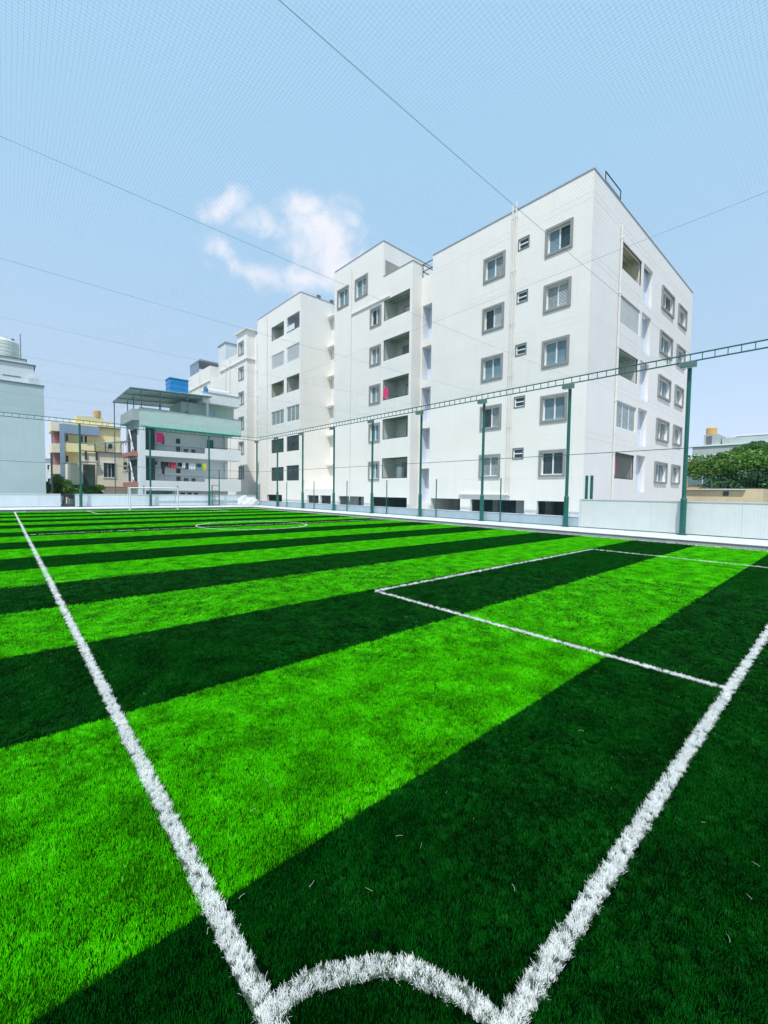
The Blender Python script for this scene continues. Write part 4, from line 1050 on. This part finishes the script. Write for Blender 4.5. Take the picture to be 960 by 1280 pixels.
# canopy on posts
cn = empty('roof_canopy', (12, 47, 7.6), 'sloping teal sheet canopy on thin posts over the roof terrace', 'canopy')
def cz(x_, y_): return 10.62+(x_-8.6)*.045+(y_-43.4)*-.012
for i in range(9):
    xa, xb = 8.6+i*.80, 8.6+(i+1)*.80-.02; bb = mb()
    p = [(xa, 43.35), (xb, 43.35), (xb, 51.6), (xa, 51.6)]
    bb.quad(*[(a, c, cz(a, c)) for a, c in p]); bb.quad(*[(a, c, cz(a, c)+.03) for a, c in p])
    for (a, c), (d_, e) in zip(p, p[1:]+p[:1]): bb.quad((a, c, cz(a, c)), (d_, e, cz(d_, e)), (d_, e, cz(d_, e)+.03), (a, c, cz(a, c)+.03))
    bb.build('roof_sheet', M['canopy'], cn)
for yy in (43.6, 46.2, 48.8, 51.3): mb().tube((8.6, yy, cz(8.6, yy)-.08), (15.8, yy, cz(15.8, yy)-.08), .04, 6).build('rafter', M['steel'], cn)
for (xx, yy, z0) in ((9.6, 43.9, 9.05), (11.2, 43.9, 9.05), (13.6, 43.9, 9.05), (9.6, 47, 7.6), (9.56, 49.4, 7.6), (12.5, 49.4, 7.6)): mb().tube((xx, yy, z0), (xx, yy, cz(xx, yy)-.1), .04, 6).build('post', M['steel'], cn)
mb().tube((8.65, 50.8, 0), (8.65, 50.8, cz(8.65, 50.8)-.1), .05, 6).build('tall_post', M['steel'], cn)
tk = empty('water_tank', (14.0, 48.4, 10.9), 'blue water tank standing over the teal canopy', 'water tank')
mb().box(12.9, 14.9, 47.6, 49.2, 10.95, 11.1).build('stand', M['steel'], tk)
mb().box(13.05, 14.85, 47.6, 49.2, 11.1, 13.05).build('tank_body', M['bluetank'], tk, bevel=.08)
mb().box(12.98, 14.92, 47.53, 49.27, 13.052, 13.14).build('lid', M['bluetank'], tk, bevel=.02)
for zz in (11.6, 12.1, 12.6): mb().box(13.02, 14.88, 47.57, 49.23, zz, zz+.05).build('rib', M['bluetank'], tk)
sh = empty('solar_heater', (17, 46, 11.5), 'white solar water heater cylinder with blue end on the terrace room roof', 'solar heater')
mb().tube((15.9, HY+1.0, 11.85), (18.0, HY+1.0, 11.85), .22, 14).build('cylinder', M['post'], sh)
mb().tube((15.6, HY+1.0, 11.85), (15.9, HY+1.0, 11.85), .225, 14).build('end_cap', M['bluetank'], sh)
mb().box(15.7, 16.0, HY+.9, HY+1.1, 11.5, 11.65).box(17.6, 17.9, HY+.9, HY+1.1, 11.5, 11.65).build('stand', M['steel'], sh)
# clothes line
cloth((11.15, HY+.02, 6.9), .6, .85, 'pink', 'bright pink cloth on the upper balcony of the grey-green house', 'y', seed=5)
rl = [('black', 11.45, .4, .7, 'black shirt'), ('black', 11.9, .5, .5, 'dark jacket'), ('red', 12.3, .7, .6, 'dull red shirt'), ('black', 12.95, .4, .4, 'short black garment'), ('wcloth', 13.35, .4, .5, 'small white shirt'), ('black', 13.6, .3, .6, 'dark trousers'), ('wcloth', 14.1, .6, .65, 'wide white towel'), ('teal', 14.75, .5, .4, 'teal cloth')]
for i, (mm, xx, ww, hh, nm) in enumerate(rl):
    cloth((xx, HY+.25, 4.25), ww, hh, mm, '%s on the clothes line of the lower balcony' % nm, 'y', 'washing on the lower balcony', seed=10+i)
cloth((15.2, HY-.03, 4.25), .32, .7, 'ycloth', 'yellow cloth hanging at the lower balcony next to the far pole', 'y', seed=33)
cloth((10.95, HY+.9, 4.3), .35, .35, 'teal', 'small teal cloth hanging alone near the dark shutter', 'y', seed=34)
cable('clothes_line', (9.9, HY+.25, 4.27), (15.4, HY+.25, 4.27), .03, .008, 'clothes line along the lower balcony', 'line')

# ------------------------------------------------------------------ pale blue house on the left
Lh = empty('pale_blue_house', (-4, 46, 0), 'pale blue windowless house wall filling the left edge', 'house')
mb().box(-14, 2.66, 44.0, 54, -.05, 9.72).build('wall', M['paleblue'], Lh)
mb().box(-14, 2.72, 43.93, 44.25, 9.722, 9.80).build('coping', M['steel'], Lh)
mb().box(-14, 2.10, 44.9, 52, 9.73, 11.42).build('upper_storey', M['bgrey'], Lh)
mb().box(-14, 2.24, 44.8, 52.1, 11.422, 11.50).build('upper_coping', M['steel'], Lh)
mb().box(1.75, 2.4, 44.4, 45.2, 9.804, 10.4).build('pier', M['bgrey'], Lh)
mb().box(-14, 1.66, 45.6, 51, 11.51, 11.95).build('roof_kerb', M['bgrey'], Lh)
mb().box(-14, 1.72, 45.55, 51.1, 11.952, 12.02).build('kerb_coping', M['steel'], Lh)
mb().box(.2, 1.3, 44.88, 44.899, 10.35, 10.42).build('ledge', M['steel'], Lh)
bb = mb()
pts = [Vector((-.6+.62*math.cos(R(a)), 44.1, 9.8+.95*math.sin(R(a)))) for a in range(0, 181, 12)]
bb.path(pts, .04, 6).build('arched_pipe', M['steel'], Lh)
t_ = empty('water_tank', (.4, 47, 12.0), 'round white water tank on the roof of the pale blue house', 'water tank')
prof = [(.95, 0), (.98, .1)]
for i in range(5): prof += [(.98, .15+.28*i), (.965, .22+.28*i), (.98, .29+.28*i)]
prof += [(.9, 1.55), (.45, 1.72), (.3, 1.74), (.3, 1.82), (.02, 1.84)]
mb().lathe((.35, 47.2, 12.0), prof, 28).build('tank_body', M['whitetank'], t_)
mb().tube((.9, 46.9, 13.55), (.9, 46.9, 13.8), .1, 8).build('inlet', M['steel'], t_)
tag(mb().tube((1.35, 45.7, 12.0), (1.35, 45.7, 14.0), .03, 6).build('antenna_pole', M['steel']), 'thin upright pole on the pale blue house beside the white tank', 'pole')
tag(mb().box(2.95, 3.07, 43.4, 43.52, -.05, 4.4).build('dark_post', M['darksteel']), 'narrow dark post standing just right of the pale blue wall', 'post')

# ------------------------------------------------------------------ cream house and yellow block
Ch = empty('cream_house', (8.8, 55, 0), 'cream two-storey house with a square dark window and roof shelter', 'house')
Fc_ = Face('y', 52); h = [(7.85, 8.85, 2.8, 4.25), (7.8, 10.0, .2, 1.45)]
wall_holes(Fc_, 7.3, 11.2, -.05, 5.3, h).build('wall', M['cream'], Ch)
w_ = mb().box(7.87, 8.83, 52.12, 52.16, 2.82, 4.23).build('window', M['glass_d'], Ch)
bb = mb(); bb.box(7.75, 8.95, 51.92, 51.999, 4.26, 4.36); bb.box(7.75, 8.95, 51.94, 51.999, 2.7, 2.79); bb.box(7.75, 7.84, 51.94, 51.999, 2.79, 4.26); bb.box(8.86, 8.95, 51.94, 51.999, 2.79, 4.26); bb.build('surround', M['offw'], w_)
for x_ in (8.2, 8.5): mb().box(x_, x_+.03, 52.08, 52.119, 2.82, 4.23).build('mullion', M['frame'], w_)
mb().box(7.3, 11.2, 52.21, 58, -.05, 5.0).build('side_wall', M['cream'], Ch)
mb().box(7.25, 11.2, 51.9, 52.0-.003, 1.75, 1.85).build('ledge', M['brick'], Ch)
mb().box(5.2, 7.29, 53.4, 58, -.05, 4.2).build('porch_wing', M['cream'], Ch)
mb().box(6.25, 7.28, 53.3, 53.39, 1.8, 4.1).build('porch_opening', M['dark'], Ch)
mb().box(5.7, 7.29, 52.0, 53.29, 1.6, 1.75).build('porch_slab', M['offw'], Ch)
mb().box(5.9, 7.28, 52.0, 52.1, 4.36, 5.1).build('terrace_parapet', M['cream'], Ch)
mb().box(5.85, 11.25, 51.85, 52.1, 5.32, 5.40).build('terrace_rail', M['darksteel'], Ch)
for x_ in (6.25, 7.15): mb().box(x_, x_+.18, 51.88, 51.998, 4.5, 5.3).build('terrace_slot', M['darksteel'], Ch)
mb().box(5.8, 7.35, 51.6, 52.4, 4.2, 4.32).build('chajja', M['concrete'], Ch)
sh_ = empty('roof_shelter', (8.5, 52.5, 5.3), 'dark green sheet shelter on thin posts on the cream house roof', 'shelter')
bb = mb(); P_ = [(6.6, 51.7, 6.05), (10.4, 51.7, 6.75), (10.4, 54.5, 6.75), (6.6, 54.5, 6.05)]
bb.quad(*P_); bb.quad(*[(a, c, e+.05) for a, c, e in P_])
for p, q in zip(P_, P_[1:]+P_[:1]): bb.quad(p, q, (q[0], q[1], q[2]+.05), (p[0], p[1], p[2]+.05))
bb.build('roof_sheet', M['canopy'], sh_)
for x_ in (7.1, 8.0, 9.4): mb().tube((x_, 51.9, 5.4), (x_, 51.9, 6.1+(x_-6.6)*.18), .04, 6).build('post', M['darksteel'], sh_)
bb = mb()
for i in range(3): bb.tube((8.4+i*.3, 51.95, 5.4), (8.9+i*.3, 51.95, 6.4), .03, 6)
bb.build('brace', M['frame'], sh_)
Yb = empty('yellow_block', (8, 63, 0), 'pale yellow three-storey house with slate blue frame and a yellow tank', 'house')
Fy = Face('y', 60)
mb().box(5.35, 11.0, 60.9, 68, -.05, 9.2).build('wall', M['yellow'], Yb)
mb().box(4.95, 5.35, 59.9, 60.9, -.05, 8.85).build('frame_column', M['slate'], Yb)
mb().box(5.352, 8.65, 59.9, 60.9, 7.82, 8.85).build('frame_beam', M['slate'], Yb)
for z0, z1 in ((5.75, 6.75), (3.45, 4.35), (1.0, 2.0)):
    mb().box(5.353, 8.2, 60.0, 60.899, z0, z1).build('balcony_parapet', M['yellow'], Yb)
for z0 in (6.85, 4.45):
    for x_ in (5.5, 6.9, 7.3):
        wd = mb().box(x_, x_+.3, 60.86, 60.898, z0+.1 if x_ > 6 else z0, z0+.95).build('window', M['frame'], Yb)
        mb().box(x_+.04, x_+.26, 60.84, 60.858, z0+.15, z0+.9).build('pane', M['glass_d'], wd)
wd = mb().box(9.6, 10.1, 60.7, 60.898, 6.4, 7.2).build('window', M['frame'], Yb); mb().box(9.65, 10.05, 60.66, 60.698, 6.45, 7.15).build('pane', M['glass_d'], wd)
for z0, z1 in ((8.0, 9.1), (5.6, 6.6), (3.2, 4.2), (.8, 1.8)): mb().box(4.2, 4.94, 60.2, 64, z0, z1).build('side_balcony', M['cream'], Yb)
for z0 in (6.6, 4.2, 1.8): mb().box(4.45, 4.94, 60.6, 64, z0, z0+1.4).build('side_recess', M['brick'], Yb)
for z0 in (6.6, 4.2, 1.8): mb().tube((4.3, 60.3, z0), (4.3, 60.3, z0+1.4), .04, 6).build('side_post', M['steel'], Yb)
mb().box(6.7, 9.35, 61.5, 66, 9.2, 10.15).build('roof_room', M['yellow'], Yb)
mb().box(9.8, 10.4, 62, 63, 9.2, 10.0).build('roof_box', M['cream'], Yb)
mb().box(8.65, 11.0, 60.6, 60.88, 8.9, 9.0).build('coping', M['steel'], Yb)
t_ = tag(mb().lathe((8.75, 61.8, 10.16), [(.38, 0), (.4, .1), (.4, .8), (.34, .86), (.1, .92)], 20).build('water_tank', M['orange']), 'small orange-yellow water tank on top of the yellow house', 'water tank')
Sw = empty('distant_house', (3.5, 90, 0), 'small distant white house between the pale blue wall and the yellow house', 'house')
bb = mb(); bb.box(4.4, 8, 88, 96, -.05, 6.2).build('wall', M['offw'], Sw)
for z0 in (4.6, 2.4):
    for x_ in (4.7, 5.5): 
        wd = mb().box(x_, x_+.45, 87.93, 87.998, z0, z0+.8).build('window', M['frame'], Sw); mb().box(x_+.05, x_+.4, 87.9, 87.928, z0+.05, z0+.75).build('pane', M['glass_d'], wd)
mb().box(4.3, 8.1, 87.8, 88.3, 6.202, 6.4).build('roof_edge', M['concrete'], Sw)
# helix stair beside the balcony house
hs = empty('spiral_stair', (9.0, 52.5, 0), 'grey steel stair with criss-cross rails between the cream house and the balcony house', 'stair')
for i in range(7):
    mb().box(9.9, 10.3, 50.6+.2*i, 50.8+.2*i, 5.4+.3*i, 5.44+.3*i).build('tread', M['steel'], hs)
for yy in (50.6, 52.0): mb().tube((9.95, yy, 1), (9.95, yy, 7.8), .03, 6).build('upright', M['steel'], hs)
mb().tube((9.95, 50.6, 5.9), (9.95, 52.2, 8.3), .03, 6).tube((9.6, 50.6, 3.1), (9.6, 52.2, 5.4), .03, 6).build('handrail', M['steel'], hs)
mb().box(9.35, 9.75, 50.5, 50.62, 3.6, 3.9).box(9.35, 9.75, 50.5, 50.62, 4.05, 4.35).build('meter_box', M['darksteel'], hs)

# ------------------------------------------------------------------ right background
Sd = empty('beige_shed', (48, 8, 0), 'long low beige shed seen over the sheet wall at the right', 'shed')
mb().box(48, 52, 5.25, 12, -.05, 2.22).build('wall', M['beige'], Sd)
mb().box(47.7, 52, 6.4, 12, 2.26, 2.34).build('roof_sheet', M['offw'], Sd)
mb().box(48.0, 52, 5.25, 6.39, 2.222, 2.36).build('parapet', M['beige'], Sd)
mb().box(47.95, 47.999, 7.55, 7.95, 1.72, 2.12).build('vent_hole', M['dark'], Sd)
Gb = empty('grey_building', (85, 15, 0), 'weathered grey building with an orange tank behind the trees at the right', 'building')
mb().box(80, 92, -2, 17.3, -.05, 9.3).build('wall', M['haze_grey'], Gb)
mb().box(79.8, 92, -2.2, 17.5, 9.302, 9.5).build('roof_edge', M['offw'], Gb)
mb().box(80.5, 86, 14.2, 16.0, 9.5, 11.1).build('roof_room', M['haze_grey'], Gb)
mb().box(80.45, 80.499, 15.0, 15.7, 9.5, 10.9).build('door', M['steel'], Gb)
mb().box(82, 90, 8.5, 14.0, 9.5, 10.6).build('roof_parapet', M['haze_grey'], Gb)
mb().box(82, 90, -2, 12.5, 10.7, 10.9).build('upper_roof', M['bgrey'], Gb)
mb().box(82.5, 90, -2, 12.3, 9.5, 10.7).build('upper_storey', M['bgrey'], Gb)
for yy in (16.4, 14.0, 11.5, 9.0): 
    wd = mb().box(79.93, 79.998, yy-.8, yy+.8, 6.6, 8.0).build('window', M['frame'], Gb); mb().box(79.88, 79.928, yy-.7, yy+.7, 6.7, 7.9).build('pane', M['glass_b'], wd)
tag(mb().lathe((81.6, 15.3, 11.1), [(.66, 0), (.7, .1), (.7, 1.05), (.55, 1.2)], 20).build('water_tank', M['orange']), 'orange water tank on the roof of the weathered grey building', 'water tank')
Tb = empty('tan_building', (66, 14, 0), 'low tan building just behind the nearest pole at the right', 'building')
mb().box(64, 70, 9.0, 15.2, -.05, 5.9).build('wall', M['tan'], Tb)
wd = mb().box(63.93, 63.998, 11.6, 14.1, 3.0, 4.7).build('window', M['glass_b'], Tb); mb().box(63.88, 63.928, 12.6, 12.7, 3.0, 4.7).build('mullion', M['frame'], wd)
mb().box(63.8, 70, 9.0, 15.3, 5.902, 6.05).build('roof_edge', M['tan'], Tb)

# ------------------------------------------------------------------ trees and bushes
def foliage(clumps, n, size, seed, m):
    rn = random.Random(seed); b_ = MB()
    for (cx, cy, cz_, rx, ry, rz) in clumps:
        for i in range(n):
            while True:
                p = Vector((rn.uniform(-1, 1), rn.uniform(-1, 1), rn.uniform(-1, 1)))
                if .25 < p.length < 1: break
            p = p.normalized()*(p.length**.4)*rn.uniform(.75, 1.08)
            c = Vector((cx+p.x*rx, cy+p.y*ry, cz_+p.z*rz)); s = size*rn.uniform(.6, 1.4)
            u = Vector((rn.gauss(0, 1), rn.gauss(0, 1), rn.gauss(0, .6))).normalized(); v = u.cross(Vector((rn.gauss(0, 1), rn.gauss(0, 1), rn.gauss(0, 1)))).normalized()
            b_.quad(c-u*s, c-v*s*.45+u*s*.1, c+u*s, c+v*s*.45+u*s*.1)
    return b_
def tree(name, base, height, spread, seed, label, m, n=650, nc=16, size=.16, squash=.5, cz0=.62, group=None, cat='tree'):
    rn = random.Random(seed); o = empty(name, base, label, cat, group); bx, by, bz = base
    b_ = mb(); th = height*cz0
    b_.tube((bx, by, bz), (bx+.1, by, bz+th*.55), height*.032, 10, height*.024); top = Vector((bx+.1, by, bz+th*.55))
    cl = []
    for i in range(nc):
        a = 6.283*i/nc+rn.uniform(-.3, .3); rr = spread*rn.uniform(.25, .85); zz = bz+height*(cz0+rn.uniform(-.18, .22))
        q = Vector((bx+rr*math.cos(a), by+rr*math.sin(a), zz)); mid = top.lerp(q, .5)+Vector((0, 0, -.2))
        b_.tube(top, mid, height*.014, 6, height*.009); b_.tube(mid, q, height*.009, 5, height*.003)
        s = spread*rn.uniform(.28, .45); cl.append((q.x, q.y, q.z, s, s, s*squash))
    b_.build('trunk', M['bark'], o)
    foliage(cl, n, size, seed, m).build('crown', M[m], o)
    return o
tree('broad_tree', (58, 8.3, 0), 6.5, 4.6, 3, 'broad spreading bright green tree at the right over the beige shed', 'leaf2', n=620, nc=22, size=.17, squash=.55, cz0=.68)
tree('broad_tree', (62, 3.0, 0), 7.8, 4.6, 5, 'taller green tree at the right edge behind the spreading one', 'leaf', n=620, nc=20, size=.17, squash=.55, cz0=.68)
tree('broad_tree', (55.5, 7.0, 0), 4.6, 3.8, 9, 'low dark green tree below the spreading one, just over the shed roof', 'leaf3', n=620, nc=18, size=.15, squash=.6, cz0=.62)
tree('broad_tree', (56, 2.5, 0), 5.6, 3.4, 19, 'dark green tree low at the right picture edge', 'leaf3', n=620, nc=18, size=.15, squash=.6, cz0=.58)
tree('broad_tree', (70, 8.0, 0), 8.3, 3.6, 23, 'dark tree crown rising in front of the weathered grey building', 'leaf', n=560, nc=14, size=.18, squash=.5, cz0=.82)
for i, (x_, y_, hh, sp_, mm, lb) in enumerate(((3.9, 45.6, 3.0, 1.15, 'leaf2', 'rounded green bush beside the pale blue wall'), (5.1, 46.6, 2.3, .9, 'leaf2', 'lighter yellow-green bush behind the small gate'), (6.5, 47.5, 2.2, 1.0, 'leaf2', 'low green bush left of the cream house'), (3.2, 46.8, 2.6, .8, 'leaf', 'dark bush tight against the pale blue wall'))):
    tree('bush', (x_, y_, -.05), hh, sp_, 40+i, lb, mm, n=420, nc=12, size=.075, squash=.9, cz0=.62, group='bushes behind the far wall', cat='bush')
